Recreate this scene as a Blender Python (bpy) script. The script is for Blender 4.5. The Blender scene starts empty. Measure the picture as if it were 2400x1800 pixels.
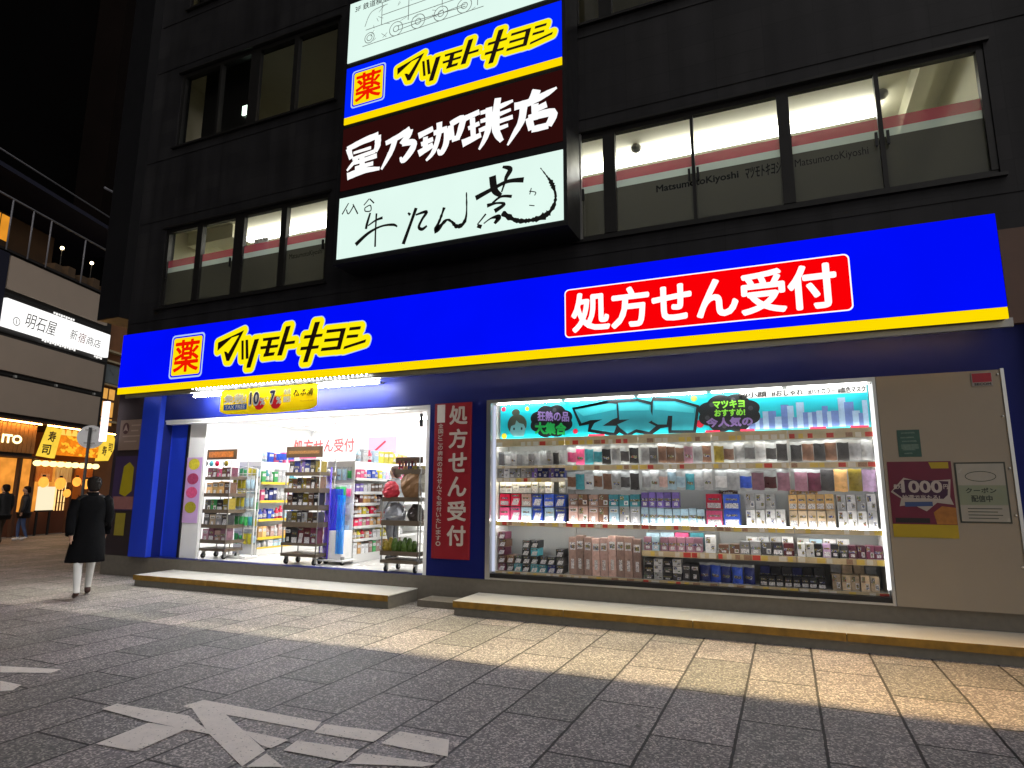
import bpy, bmesh, math, random
from mathutils import Vector, Matrix
random.seed(7)
S = bpy.context.scene
COL = S.collection
PI = math.pi

# ------------------------------------------------------------------ camera, sky, sun, exposure
YAW, PITCH, ROLL, F = math.radians(-23.45326504), math.radians(9.89546236), math.radians(0.27598173), 1462.9044815
CAM_H = 1.5
_f = Vector((math.sin(YAW)*math.cos(PITCH), math.cos(YAW)*math.cos(PITCH), math.sin(PITCH)))
_r = _f.cross(Vector((0, 0, 1))).normalized(); _u = _r.cross(_f)
_r2 = _r*math.cos(ROLL)+_u*math.sin(ROLL); _u2 = -_r*math.sin(ROLL)+_u*math.cos(ROLL)
cam = bpy.data.cameras.new('camera'); camo = bpy.data.objects.new('camera', cam); COL.objects.link(camo)
cam.sensor_width = 36; cam.lens = F/2400*36; cam.clip_start = 0.05; cam.clip_end = 600
camo.matrix_world = Matrix(((_r2.x, _u2.x, -_f.x, 0), (_r2.y, _u2.y, -_f.y, 0), (_r2.z, _u2.z, -_f.z, CAM_H), (0, 0, 0, 1)))
S.camera = camo
W = bpy.data.worlds.new('World'); S.world = W; W.use_nodes = True
nt = W.node_tree
SUN_EL, SUN_AZ = math.radians(50), math.radians(131)
sky = nt.nodes.new('ShaderNodeTexSky'); sky.sky_type = 'NISHITA'; sky.sun_disc = False
sky.sun_elevation = math.radians(1.0); sky.sun_rotation = SUN_AZ
hs = nt.nodes.new('ShaderNodeHueSaturation'); hs.inputs['Saturation'].default_value = 0.12
nt.links.new(sky.outputs[0], hs.inputs['Color'])
bg = nt.nodes['Background']; bg.inputs[1].default_value = 0.24
nt.links.new(hs.outputs[0], bg.inputs[0])
sun = bpy.data.lights.new('sun', 'SUN'); sun.energy = 0.9; sun.angle = math.radians(50); sun.color = (1, .96, .95)
suno = bpy.data.objects.new('sun', sun); COL.objects.link(suno)
suno.rotation_euler = (PI/2-SUN_EL, 0, PI-SUN_AZ)
S.view_settings.view_transform = 'Standard'; S.view_settings.look = 'None'
S.view_settings.exposure = 0; S.view_settings.gamma = 1

# ------------------------------------------------------------------ helpers
def lin(r, g, b):
    return tuple((v/255/12.92 if v/255 <= .04045 else ((v/255+.055)/1.055)**2.4) for v in (r, g, b))
_mats = {}
def M(name, col, rough=.6, metal=0., var=.12, scale=6., bump=0., spec=.4, coat=0.):
    if name in _mats: return _mats[name]
    m = bpy.data.materials.new(name); m.use_nodes = True; n = m.node_tree; b = n.nodes['Principled BSDF']
    b.inputs['Roughness'].default_value = rough; b.inputs['Metallic'].default_value = metal
    b.inputs['Specular IOR Level'].default_value = spec
    if coat: b.inputs['Coat Weight'].default_value = coat
    tc = n.nodes.new('ShaderNodeTexCoord'); no = n.nodes.new('ShaderNodeTexNoise')
    no.inputs['Scale'].default_value = scale; no.inputs['Detail'].default_value = 5
    n.links.new(tc.outputs['Object'], no.inputs['Vector'])
    mx = n.nodes.new('ShaderNodeMix'); mx.data_type = 'RGBA'
    mx.inputs['A'].default_value = (*[c*(1-var) for c in col], 1); mx.inputs['B'].default_value = (*[min(1, c*(1+var)) for c in col], 1)
    n.links.new(no.outputs['Fac'], mx.inputs['Factor']); n.links.new(mx.outputs['Result'], b.inputs['Base Color'])
    mr = n.nodes.new('ShaderNodeMapRange'); mr.inputs['To Min'].default_value = max(0, rough-.08); mr.inputs['To Max'].default_value = min(1, rough+.08)
    n.links.new(no.outputs['Fac'], mr.inputs['Value']); n.links.new(mr.outputs[0], b.inputs['Roughness'])
    if bump:
        bp = n.nodes.new('ShaderNodeBump'); bp.inputs['Strength'].default_value = bump; bp.inputs['Distance'].default_value = .01
        n.links.new(no.outputs['Fac'], bp.inputs['Height']); n.links.new(bp.outputs[0], b.inputs['Normal'])
    _mats[name] = m; return m
def E(name, col, strength=1., var=0., scale=2.):
    if name in _mats: return _mats[name]
    m = bpy.data.materials.new(name); m.use_nodes = True; n = m.node_tree
    n.nodes.remove(n.nodes['Principled BSDF']); e = n.nodes.new('ShaderNodeEmission')
    e.inputs[0].default_value = (*col, 1); e.inputs[1].default_value = strength
    if var:
        tc = n.nodes.new('ShaderNodeTexCoord'); no = n.nodes.new('ShaderNodeTexNoise'); no.inputs['Scale'].default_value = scale
        n.links.new(tc.outputs['Object'], no.inputs['Vector'])
        mr = n.nodes.new('ShaderNodeMapRange'); mr.inputs['To Min'].default_value = strength*(1-var); mr.inputs['To Max'].default_value = strength*(1+var)
        n.links.new(no.outputs['Fac'], mr.inputs['Value']); n.links.new(mr.outputs[0], e.inputs[1])
    n.links.new(e.outputs[0], n.nodes['Material Output'].inputs[0])
    _mats[name] = m; return m
def CLOTH(name, col):
    return FILM(name, col, 1.0, .12)
def GLASS(name, tint=(1, 1, 1), refl=.06, rough=.02):
    if name in _mats: return _mats[name]
    m = bpy.data.materials.new(name); m.use_nodes = True; n = m.node_tree
    n.nodes.remove(n.nodes['Principled BSDF'])
    t = n.nodes.new('ShaderNodeBsdfTransparent'); t.inputs[0].default_value = (*tint, 1)
    g = n.nodes.new('ShaderNodeBsdfGlossy'); g.inputs['Roughness'].default_value = rough
    lw = n.nodes.new('ShaderNodeLayerWeight'); lw.inputs[0].default_value = .25
    mr = n.nodes.new('ShaderNodeMapRange'); mr.inputs['To Min'].default_value = refl; mr.inputs['To Max'].default_value = .6
    n.links.new(lw.outputs['Fresnel'], mr.inputs['Value'])
    mx = n.nodes.new('ShaderNodeMixShader'); n.links.new(mr.outputs[0], mx.inputs[0])
    n.links.new(t.outputs[0], mx.inputs[1]); n.links.new(g.outputs[0], mx.inputs[2])
    n.links.new(mx.outputs[0], n.nodes['Material Output'].inputs[0])
    _mats[name] = m; return m
def FILM(name, col, alpha, tl=.6):
    if name in _mats: return _mats[name]
    m = bpy.data.materials.new(name); m.use_nodes = True; n = m.node_tree; b = n.nodes['Principled BSDF']
    t = n.nodes.new('ShaderNodeBsdfTransparent'); d = n.nodes.new('ShaderNodeBsdfDiffuse'); d.inputs[0].default_value = (*col, 1)
    tr = n.nodes.new('ShaderNodeBsdfTranslucent'); tr.inputs[0].default_value = (*col, 1)
    n.nodes.remove(b)
    a = n.nodes.new('ShaderNodeMixShader'); a.inputs[0].default_value = tl
    n.links.new(d.outputs[0], a.inputs[1]); n.links.new(tr.outputs[0], a.inputs[2])
    mx = n.nodes.new('ShaderNodeMixShader'); mx.inputs[0].default_value = alpha
    n.links.new(t.outputs[0], mx.inputs[1]); n.links.new(a.outputs[0], mx.inputs[2])
    n.links.new(mx.outputs[0], n.nodes['Material Output'].inputs[0])
    _mats[name] = m; return m

class MB:
    """collects boxes, tubes, prisms in world (or thing-local) coordinates; build() links ONE mesh object"""
    def __init__(s): s.v = []; s.f = []; s.mi = []; s.sm = []
    def add(s, vs, fs, mi=0, smooth=False):
        o = len(s.v); s.v += [tuple(p) for p in vs]
        for f in fs: s.f.append([o+i for i in f]); s.mi.append(mi); s.sm.append(smooth)
        return s
    def box(s, x0, x1, y0, y1, z0, z1, mi=0):
        vs = [(x, y, z) for x in (x0, x1) for y in (y0, y1) for z in (z0, z1)]
        return s.add(vs, [(0, 1, 3, 2), (4, 6, 7, 5), (0, 4, 5, 1), (2, 3, 7, 6), (0, 2, 6, 4), (1, 5, 7, 3)], mi)
    def bbox(s, x0, x1, y0, y1, z0, z1, b=.01, mi=0):
        """box with chamfered edges"""
        b = min(b, (x1-x0)*.45, (y1-y0)*.45, (z1-z0)*.45)
        bm = bmesh.new(); bmesh.ops.create_cube(bm, size=1)
        for v in bm.verts: v.co = Vector((x0+(v.co.x+.5)*(x1-x0), y0+(v.co.y+.5)*(y1-y0), z0+(v.co.z+.5)*(z1-z0)))
        bmesh.ops.bevel(bm, geom=bm.edges[:], offset=b, segments=1, affect='EDGES')
        bm.verts.index_update(); s.add([v.co for v in bm.verts], [[v.index for v in f.verts] for f in bm.faces], mi); bm.free(); return s
    def quad(s, a, b, c, d, mi=0): return s.add([a, b, c, d], [(0, 1, 2, 3)], mi)
    def poly(s, pts, y, mi=0):
        """flat polygon (x,z) on the plane at y, facing -y"""
        return s.add([(p[0], y, p[1]) for p in pts], [list(range(len(pts)))], mi)
    def prism(s, pts, y0, y1, mi=0):
        n = len(pts); vs = [(p[0], y0, p[1]) for p in pts]+[(p[0], y1, p[1]) for p in pts]
        return s.add(vs, [list(range(n)), list(range(2*n-1, n-1, -1))]+[(i, i+n, (i+1) % n+n, (i+1) % n) for i in range(n)], mi)
    def tube(s, pts, r, n=8, mi=0, cap=True):
        pts = [Vector(p) for p in pts]; rs = r if isinstance(r, (list, tuple)) else [r]*len(pts); vs = []; fs = []
        for i, p in enumerate(pts):
            d = (pts[min(i+1, len(pts)-1)]-pts[max(i-1, 0)]).normalized()
            a = d.cross(Vector((0, 0, 1)) if abs(d.z) < .9 else Vector((1, 0, 0))).normalized(); b = d.cross(a)
            for k in range(n): t = 2*PI*k/n; vs.append(p+(a*math.cos(t)+b*math.sin(t))*rs[i])
        for i in range(len(pts)-1):
            for k in range(n): fs.append((i*n+k, i*n+(k+1) % n, (i+1)*n+(k+1) % n, (i+1)*n+k))
        if cap: fs += [list(range(n))[::-1], [(len(pts)-1)*n+k for k in range(n)]]
        return s.add(vs, fs, mi, True)
    def loft(s, rings, mi=0, cap=True, smooth=True):
        n = len(rings[0]); vs = [p for r in rings for p in r]; fs = []
        for i in range(len(rings)-1):
            for k in range(n): fs.append((i*n+k, i*n+(k+1) % n, (i+1)*n+(k+1) % n, (i+1)*n+k))
        if cap: fs += [list(range(n))[::-1], [(len(rings)-1)*n+k for k in range(n)]]
        return s.add(vs, fs, mi, smooth)
    def ball(s, c, rx, ry=None, rz=None, nu=10, nv=7, mi=0):
        ry = ry or rx; rz = rz or rx
        rings = []
        for j in range(nv+1):
            t = PI*(j+.02)/(nv+.04); rings.append([(c[0]+rx*math.sin(t)*math.cos(2*PI*k/nu), c[1]+ry*math.sin(t)*math.sin(2*PI*k/nu), c[2]-rz*math.cos(t)) for k in range(nu)])
        return s.loft(rings, mi)
    def build(s, name, mat, parent=None, loc=None):
        me = bpy.data.meshes.new(name)
        off = Vector(parent['_o']) if parent is not None and '_o' in parent else Vector(loc or (0, 0, 0))
        me.from_pydata([tuple(Vector(p)-off) for p in s.v], [], s.f)
        for m in (mat if isinstance(mat, (list, tuple)) else [mat]): me.materials.append(m)
        me.polygons.foreach_set('material_index', s.mi); me.polygons.foreach_set('use_smooth', s.sm); me.update()
        o = bpy.data.objects.new(name, me); COL.objects.link(o)
        if parent is not None:
            o.parent = parent; o['_o'] = tuple(off)
        else: o.location = off; o['_o'] = tuple(off)
        return o
def thing(name, label, cat, loc=(0, 0, 0), group=None, rz=0, local=False):
    o = bpy.data.objects.new(name, None); COL.objects.link(o); o.location = loc; o.rotation_euler.z = rz
    o.empty_display_size = .1; o['label'] = label; o['category'] = cat; o['_o'] = (0, 0, 0) if local else tuple(loc)
    if group: o['group'] = group
    return o
def tag(o, label, cat, group=None):
    o['label'] = label; o['category'] = cat
    if group: o['group'] = group
    return o
def struct(o): o['kind'] = 'structure'; return o
def Z(x0, y0, s): return lambda x, y: (x0+x/s, y0+y/s)
def U(q, Y):
    """where the sight line of a measured photo point meets the vertical plane y = Y (used to take the sizes of flat signs)"""
    a = (q[0]-1200)/F; b = (q[1]-900)/F; d = _r2*a-_u2*b+_f; t = Y/d.y
    return (d.x*t, CAM_H+d.z*t)
def G(q, z=0):
    a = (q[0]-1200)/F; b = (q[1]-900)/F; d = _r2*a-_u2*b+_f; t = (z-CAM_H)/d.z
    return (d.x*t, d.y*t)
def tr(fn, pts, Y): return [U(fn(*p), Y) for p in pts]
_tc = {}
def glyphs(text, bold=0., shear=0., vert=False):
    """lettering as flat polygons, fitted to a unit box"""
    k = (text, bold, shear)
    if k in _tc: return _tc[k]
    cu = bpy.data.curves.new('lettering', 'FONT'); cu.body = text; cu.offset = bold; cu.shear = shear; cu.resolution_u = 3
    ob = bpy.data.objects.new('lettering', cu); COL.objects.link(ob)
    dg = bpy.context.evaluated_depsgraph_get(); me = bpy.data.meshes.new_from_object(ob.evaluated_get(dg))
    vs = [(v.co.x, v.co.y) for v in me.vertices]; fs = [tuple(p.vertices) for p in me.polygons]
    bpy.data.objects.remove(ob); bpy.data.curves.remove(cu); bpy.data.meshes.remove(me)
    x0 = min(v[0] for v in vs); x1 = max(v[0] for v in vs); y0 = min(v[1] for v in vs); y1 = max(v[1] for v in vs)
    r = ([((v[0]-x0)/(x1-x0), (v[1]-y0)/max(1e-6, y1-y0)) for v in vs], fs); _tc[k] = r; return r
def letter(mb, text, x0, x1, z0, z1, y, bold=0., shear=0., mi=0, mirror=False, skew=0.):
    """bold is the extra stroke half-width as a share of the lettering height, laid as shifted copies a hair apart"""
    vs, fs = glyphs(text, 0., shear); b = bold*(z1-z0)
    for i in range(9 if bold else 1):
        dx, dz = (b*math.cos(i*PI/4), b*math.sin(i*PI/4)) if i else (0, 0)
        P = [((x1-b-(x1-x0-2*b)*v[0]) if mirror else (x0+b+(x1-x0-2*b)*v[0])+dx, y-.00012*i, z0+b+(z1-z0-2*b)*v[1]+skew*v[0]+dz) for v in vs]
        mb.add(P, fs, mi)
    return mb
def smoothline(pts, n=6):
    P = [Vector(p) for p in pts]; out = []
    for i in range(len(P)-1):
        a, b, c, d = P[max(i-1, 0)], P[i], P[i+1], P[min(i+2, len(P)-1)]
        for k in range(n):
            t = k/n; out.append(.5*((2*b)+(c-a)*t+(2*a-5*b+4*c-d)*t*t+(3*b-a-3*c+d)*t**3))
    out.append(P[-1]); return out
def brush(mb, pts, wid, y, mi=0, n=6, dry=0.):
    """brush stroke: (x,z,w) polyline turned into a ribbon; wid scales the widths"""
    L = smoothline([(p[0], p[1], p[2]) for p in pts], n); A = []; B = []
    for i, p in enumerate(L):
        d = (L[min(i+1, len(L)-1)]-L[max(i-1, 0)]); d.z = 0; d = d.normalized() if d.length > 1e-9 else Vector((1, 0, 0)); w = max(.001, p.z*wid*.5*(1+random.uniform(-dry, dry)))
        A.append((p.x-d.y*w, y, p.y+d.x*w)); B.append((p.x+d.y*w, y, p.y-d.x*w))
    k = len(L); return mb.add(A+B, [(i, i+1, k+i+1, k+i) for i in range(k-1)], mi)
def rrect(x0, x1, z0, z1, r, n=5):
    out = []
    for cx, cz, a in ((x1-r, z1-r, 0), (x0+r, z1-r, 90), (x0+r, z0+r, 180), (x1-r, z0+r, 270)):
        for k in range(n+1): t = math.radians(a+90*k/n); out.append((cx+r*math.cos(t), cz+r*math.sin(t)))
    return out
def hull(pts):
    p = sorted(set(pts))
    def half(q):
        h = []
        for a in q:
            while len(h) > 1 and (h[-1][0]-h[-2][0])*(a[1]-h[-2][1])-(h[-1][1]-h[-2][1])*(a[0]-h[-2][0]) <= 0: h.pop()
            h.append(a)
        return h[:-1]
    return half(p)+half(p[::-1])
def fat(poly, r, n=14): return hull([(p[0]+r*math.cos(2*PI*k/n), p[1]+r*math.sin(2*PI*k/n)) for p in poly for k in range(n)])
ORD = 'first second third fourth fifth sixth seventh eighth ninth tenth eleventh twelfth thirteenth fourteenth fifteenth sixteenth seventeenth eighteenth nineteenth twentieth'.split()
ORD += ['twenty-'+o for o in ORD[:9]]+['thirtieth']+['thirty-'+o for o in ORD[:9]]+['fortieth']+['forty-'+o for o in ORD[:9]]+['fiftieth']

# ------------------------------------------------------------------ materials
NAVY = M('navy cladding', (.005, .010, .105), .5, var=.10, scale=3, spec=.15)
WALL = M('dark grey tile wall', (.0165, .016, .0170), .55, var=.4, scale=1.3, bump=.05, spec=.2)
def wall_tiles(m):
    n = m.node_tree; b = n.nodes['Principled BSDF']; tc = n.nodes.new('ShaderNodeTexCoord'); sp = n.nodes.new('ShaderNodeSeparateXYZ'); cb = n.nodes.new('ShaderNodeCombineXYZ')
    n.links.new(tc.outputs['Object'], sp.inputs[0]); n.links.new(sp.outputs[0], cb.inputs[0]); n.links.new(sp.outputs[2], cb.inputs[1])
    br = n.nodes.new('ShaderNodeTexBrick'); n.links.new(cb.outputs[0], br.inputs['Vector']); br.offset = 0
    for k, v in (('Scale', 1), ('Mortar Size', .006), ('Brick Width', .60), ('Row Height', .30)): br.inputs[k].default_value = v
    br.inputs['Color1'].default_value = (.8, .8, .82, 1); br.inputs['Color2'].default_value = (1.08, 1.08, 1.06, 1); br.inputs['Mortar'].default_value = (.68, .68, .68, 1)
    st = n.nodes.new('ShaderNodeTexNoise'); mp = n.nodes.new('ShaderNodeMapping'); mp.inputs['Scale'].default_value = (3, 3, .25); n.links.new(tc.outputs['Object'], mp.inputs[0]); n.links.new(mp.outputs[0], st.inputs['Vector']); st.inputs['Scale'].default_value = 1.2
    rr = n.nodes.new('ShaderNodeMapRange'); rr.inputs['From Min'].default_value = .3; rr.inputs['From Max'].default_value = .7; rr.inputs['To Min'].default_value = .7; rr.inputs['To Max'].default_value = 1.2; n.links.new(st.outputs['Fac'], rr.inputs['Value'])
    mx = n.nodes.new('ShaderNodeMix'); mx.data_type = 'RGBA'; mx.blend_type = 'MULTIPLY'; mx.inputs['Factor'].default_value = 1
    src = b.inputs['Base Color'].links[0].from_socket; n.links.new(src, mx.inputs['A']); n.links.new(br.outputs['Color'], mx.inputs['B'])
    sv = n.nodes.new('ShaderNodeVectorMath'); sv.operation = 'SCALE'; n.links.new(mx.outputs['Result'], sv.inputs[0]); n.links.new(rr.outputs[0], sv.inputs['Scale']); n.links.new(sv.outputs[0], b.inputs['Base Color'])
wall_tiles(WALL)
BLACK = M('black metal', (.008, .008, .009), .4, var=.2)
DARKF = M('dark bronze aluminium', (.020, .019, .018), .35, metal=.4, var=.15)
ALU = M('aluminium', (.55, .55, .53), .32, metal=.9, var=.08, scale=20)
GREYM = M('grey steel', (.30, .30, .29), .4, metal=.6, var=.1, scale=15)
WHITE = M('white paint', (.78, .78, .76), .5, var=.04)
WHITEG = M('white gloss board', (.8, .8, .78), .3, var=.03)
CREAM = M('cream ceiling', (.82, .79, .60), .7, var=.05)
CONC = M('concrete plinth', (.13, .115, .092), .8, var=.25, scale=14, bump=.3)
YEL = E('backlit yellow', lin(255, 220, 0), 1.0, .06, 1.5)
BLUE = E('backlit blue', (0.0, 0.004, 1.0), .95, .12, .9)
BLUE2 = E('backlit blue tower', (0.0, 0.018, 1.0), 1.0, .03, .8)
WHT = E('backlit white', lin(255, 255, 255), 1.1)
MINT = E('backlit pale mint', lin(226, 250, 240), 1.0, .05, 1.2)
REDL = E('backlit red', lin(250, 0, 6), 1.0, .03, 2)
INK = M('black ink', (.012, .010, .009), .5, var=.1)
INKB = M('brown black ink', lin(44, 22, 12), .5, var=.15)
TUBE = E('fluorescent tube', (1, 1, 1), 9)
# ------------------------------------------------------------------ ground
def paving():
    m = bpy.data.materials.new('granite flag paving'); m.use_nodes = True; n = m.node_tree; b = n.nodes['Principled BSDF']; L = n.links
    tc = n.nodes.new('ShaderNodeTexCoord'); sp = n.nodes.new('ShaderNodeSeparateXYZ'); L.new(tc.outputs['Object'], sp.inputs[0])
    ax = n.nodes.new('ShaderNodeMath'); ax.inputs[1].default_value = .3786+.5063*60; L.new(sp.outputs[0], ax.inputs[0])
    ay = n.nodes.new('ShaderNodeMath'); ay.inputs[1].default_value = -4.27+1.03*60; L.new(sp.outputs[1], ay.inputs[0])
    cb = n.nodes.new('ShaderNodeCombineXYZ'); L.new(ay.outputs[0], cb.inputs[0]); L.new(ax.outputs[0], cb.inputs[1])
    nz = n.nodes.new('ShaderNodeTexNoise'); nz.inputs['Scale'].default_value = 14; nz.inputs['Detail'].default_value = 3
    wob = n.nodes.new('ShaderNodeVectorMath'); wob.operation = 'SCALE'; wob.inputs['Scale'].default_value = .012
    L.new(tc.outputs['Object'], nz.inputs['Vector']); L.new(nz.outputs['Color'], wob.inputs[0])
    va = n.nodes.new('ShaderNodeVectorMath'); L.new(cb.outputs[0], va.inputs[0]); L.new(wob.outputs[0], va.inputs[1])
    br = n.nodes.new('ShaderNodeTexBrick'); L.new(va.outputs[0], br.inputs['Vector'])
    br.offset = .5; br.offset_frequency = 2; br.squash = 1
    for k, v in (('Scale', 1), ('Mortar Size', .011), ('Mortar Smooth', .3), ('Bias', 0), ('Brick Width', 1.03), ('Row Height', .5063)): br.inputs[k].default_value = v
    br.inputs['Color1'].default_value = (.140, .138, .134, 1); br.inputs['Color2'].default_value = (.215, .196, .200, 1); br.inputs['Mortar'].default_value = (.012, .011, .010, 1)
    sp1 = n.nodes.new('ShaderNodeTexVoronoi'); sp1.inputs['Scale'].default_value = 88; L.new(tc.outputs['Object'], sp1.inputs['Vector'])
    sc_ = n.nodes.new('ShaderNodeSeparateColor'); L.new(sp1.outputs['Color'], sc_.inputs[0])
    r1 = n.nodes.new('ShaderNodeValToRGB'); r1.color_ramp.elements[0].position = .0; r1.color_ramp.elements[0].color = (.48, .48, .48, 1)
    r1.color_ramp.elements[1].position = .72; r1.color_ramp.elements[1].color = (1.12, 1.10, 1.07, 1); L.new(sc_.outputs[0], r1.inputs[0])
    e_ = r1.color_ramp.elements.new(.80); e_.color = (1.9, 1.85, 1.75, 1); e_ = r1.color_ramp.elements.new(1.0); e_.color = (2.8, 2.65, 2.4, 1)
    big = n.nodes.new('ShaderNodeTexNoise'); big.inputs['Scale'].default_value = 1.1; big.inputs['Detail'].default_value = 4
    L.new(tc.outputs['Object'], big.inputs['Vector'])
    r2 = n.nodes.new('ShaderNodeMapRange'); r2.inputs['To Min'].default_value = .62; r2.inputs['To Max'].default_value = 1.5; L.new(big.outputs['Fac'], r2.inputs['Value'])
    m1 = n.nodes.new('ShaderNodeMix'); m1.data_type = 'RGBA'; m1.blend_type = 'MULTIPLY'; m1.inputs['Factor'].default_value = 1
    L.new(br.outputs['Color'], m1.inputs['A']); L.new(r1.outputs[0], m1.inputs['B'])
    m2 = n.nodes.new('ShaderNodeVectorMath'); m2.operation = 'SCALE'; L.new(m1.outputs['Result'], m2.inputs[0]); L.new(r2.outputs[0], m2.inputs['Scale'])
    gum = n.nodes.new('ShaderNodeTexVoronoi'); gum.inputs['Scale'].default_value = 3.1; L.new(va.outputs[0], gum.inputs['Vector'])
    gr = n.nodes.new('ShaderNodeMapRange'); gr.inputs['From Min'].default_value = .045; gr.inputs['From Max'].default_value = .075; gr.inputs['To Min'].default_value = .45; gr.inputs['To Max'].default_value = 1; L.new(gum.outputs['Distance'], gr.inputs['Value'])
    m3 = n.nodes.new('ShaderNodeVectorMath'); m3.operation = 'SCALE'; L.new(m2.outputs[0], m3.inputs[0]); L.new(gr.outputs[0], m3.inputs['Scale'])
    L.new(m3.outputs[0], b.inputs['Base Color']); b.inputs['Roughness'].default_value = .62; b.inputs['Specular IOR Level'].default_value = .45
    hm = n.nodes.new('ShaderNodeMath'); hm.operation = 'SUBTRACT'; hs2 = n.nodes.new('ShaderNodeMath'); hs2.operation = 'MULTIPLY'; hs2.inputs[1].default_value = .35
    L.new(sc_.outputs[1], hs2.inputs[0]); L.new(hs2.outputs[0], hm.inputs[0]); L.new(br.outputs['Fac'], hm.inputs[1])
    bp = n.nodes.new('ShaderNodeBump'); bp.inputs['Strength'].default_value = .6; bp.inputs['Distance'].default_value = .008
    L.new(hm.outputs[0], bp.inputs['Height']); L.new(bp.outputs[0], b.inputs['Normal'])
    return m
struct(MB().quad((-160, -60, 0), (120, -60, 0), (120, 160, 0), (-160, 160, 0)).build('pavement', paving()))
def markpaint():
    m = M('worn road paint', (.74, .68, .62), .7, var=.18, scale=9, bump=.1); n = m.node_tree; b = n.nodes['Principled BSDF']
    tc = n.nodes.new('ShaderNodeTexCoord'); no = n.nodes.new('ShaderNodeTexNoise'); no.inputs['Scale'].default_value = 60; no.inputs['Detail'].default_value = 8
    n.links.new(tc.outputs['Object'], no.inputs['Vector']); r = n.nodes.new('ShaderNodeValToRGB')
    r.color_ramp.elements[0].position = .30; r.color_ramp.elements[0].color = (0, 0, 0, 1); r.color_ramp.elements[1].position = .36
    n.links.new(no.outputs['Fac'], r.inputs[0]); n.links.new(r.outputs[0], b.inputs['Alpha']); return m
PAINT = markpaint()
e4 = Z(0, 1450, 2.011)
marks = [[(960, 385), (1515, 490), (1480, 530), (1065, 455), (905, 425), (860, 415)], [(1530, 500), (1830, 538), (1760, 585), (1480, 540)],
         [(1885, 535), (2117, 575), (2110, 655), (1795, 592)], [(450, 595), (640, 630), (880, 525), (700, 495)],
         [(480, 430), (550, 405), (890, 462), (1000, 552), (890, 530), (700, 490)], [(905, 425), (1065, 455), (1250, 625), (1140, 700), (985, 545)],
         [(1140, 528), (1360, 575), (1275, 615), (1230, 600)], [(1400, 578), (1690, 620), (1620, 678), (1335, 625)],
         [(1255, 640), (1335, 704), (1160, 704)], [(1710, 640), (2060, 690), (1990, 704), (1640, 690)], [(0, 225), (290, 240), (240, 258), (0, 255)], [(0, 295), (100, 315), (60, 340), (0, 345)]]
for i, pl in enumerate(marks):
    P = [G(e4(*p)) for p in pl]
    mb = MB(); mb.add([(p[0], p[1], .004+.0008*(i % 5)) for p in P], [list(range(len(P)))])
    struct(mb.build('road_marking', PAINT))
# ------------------------------------------------------------------ the shop building
def holed(mb, x0, x1, z0, z1, y0, y1, holes, mi=0):
    xs = sorted({x0, x1, *[h[0] for h in holes], *[h[1] for h in holes]}); zs = sorted({z0, z1, *[h[2] for h in holes], *[h[3] for h in holes]})
    for i in range(len(xs)-1):
        for j in range(len(zs)-1):
            cx = (xs[i]+xs[i+1])/2; cz = (zs[j]+zs[j+1])/2
            if any(h[0] < cx < h[1] and h[2] < cz < h[3] for h in holes): continue
            a, b, c, d = xs[i], xs[i+1], zs[j], zs[j+1]
            mb.quad((a, y0, c), (b, y0, c), (b, y0, d), (a, y0, d), mi); mb.quad((b, y1, c), (a, y1, c), (a, y1, d), (b, y1, d), mi)
    for h in holes:
        a, b, c, d = h
        mb.quad((a, y0, c), (a, y1, c), (a, y1, d), (a, y0, d), mi); mb.quad((b, y1, c), (b, y0, c), (b, y0, d), (b, y1, d), mi)
        mb.quad((a, y0, d), (a, y1, d), (b, y1, d), (b, y0, d), mi); mb.quad((a, y1, c), (a, y0, c), (b, y0, c), (b, y1, c), mi)
    return mb
YW = 7.9
BLD = thing('shop_building', 'dark grey tiled corner building with the lit drugstore on its ground floor', 'building', (-4.7, YW, 0))
W2L = (-10.85, -6.85, 4.95, 6.56); W2R = (-2.47, 2.37, 4.95, 6.56); W3L = (-10.85, -6.85, 8.31, 9.95); W3R = (-2.5, 2.37, 8.31, 9.95); W4L = (-10.85, -6.85, 11.45, 13.1)
up = MB(); holed(up, -11.66, 3.4, 4.3, 17, YW, YW+.22, [W2L, W2R, W3L, W3R, W4L])
for z in (4.72, 6.78, 8.10, 10.15, 11.25): up.box(-11.6, 3.4, YW-.012, YW-.001, z, z+.03)
up.build('upper_wall', WALL, BLD)
MB().box(-12.3, -11.66, 7.7, 8.4, 4.82, 17).build('corner_pier', BLACK, BLD)
MB().box(-11.66, -11.6, 8.12, 22, 0.0, 17).build('side_wall', WALL, BLD)
cl = MB(); holed(cl, -10.84, 3.4, .35, 4.3, YW+.004, YW+.18, [(-10.36, -4.74, .35, 2.78), (-3.80, .985, .35, 2.79), (2.25, 3.4, 3.26, 4.3)])
BPL = M('door lit navy blue', (.015, .045, .50), .4, var=.08, spec=.3)  # brighter navy: light from the doorway put into column and recess panel colour
MB().bbox(-10.83, -10.362, 7.80, 8.3, .352, 3.6, .01).build('blue_column', BPL, BLD)
MB().box(-10.36, -9.95, 8.10, 8.30, .352, 2.775).build('recess_panel', BPL, BLD)
cl.build('navy_cladding', NAVY, BLD)
MB().box(-11.66, -10.845, YW+.004, YW+.18, .35, 4.3).build('left_wall', M('brown black wall', (.030, .020, .022), .55, var=.25, scale=3), BLD)
MB().box(2.25, 3.4, YW-.08, YW+.18, 3.26, 4.29).build('brown_lintel', M('brown stone', (.10, .055, .035), .6, var=.3, scale=3, bump=.1), BLD)
pl = MB(); pl.box(-11.66, 3.4, YW, YW+.2, 0, .346); pl.build('plinth', CONC, BLD)
MB().box(-4.62, -3.96, 7.50, 7.899, 0, .085).build('low_ledge', CONC, BLD)
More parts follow.
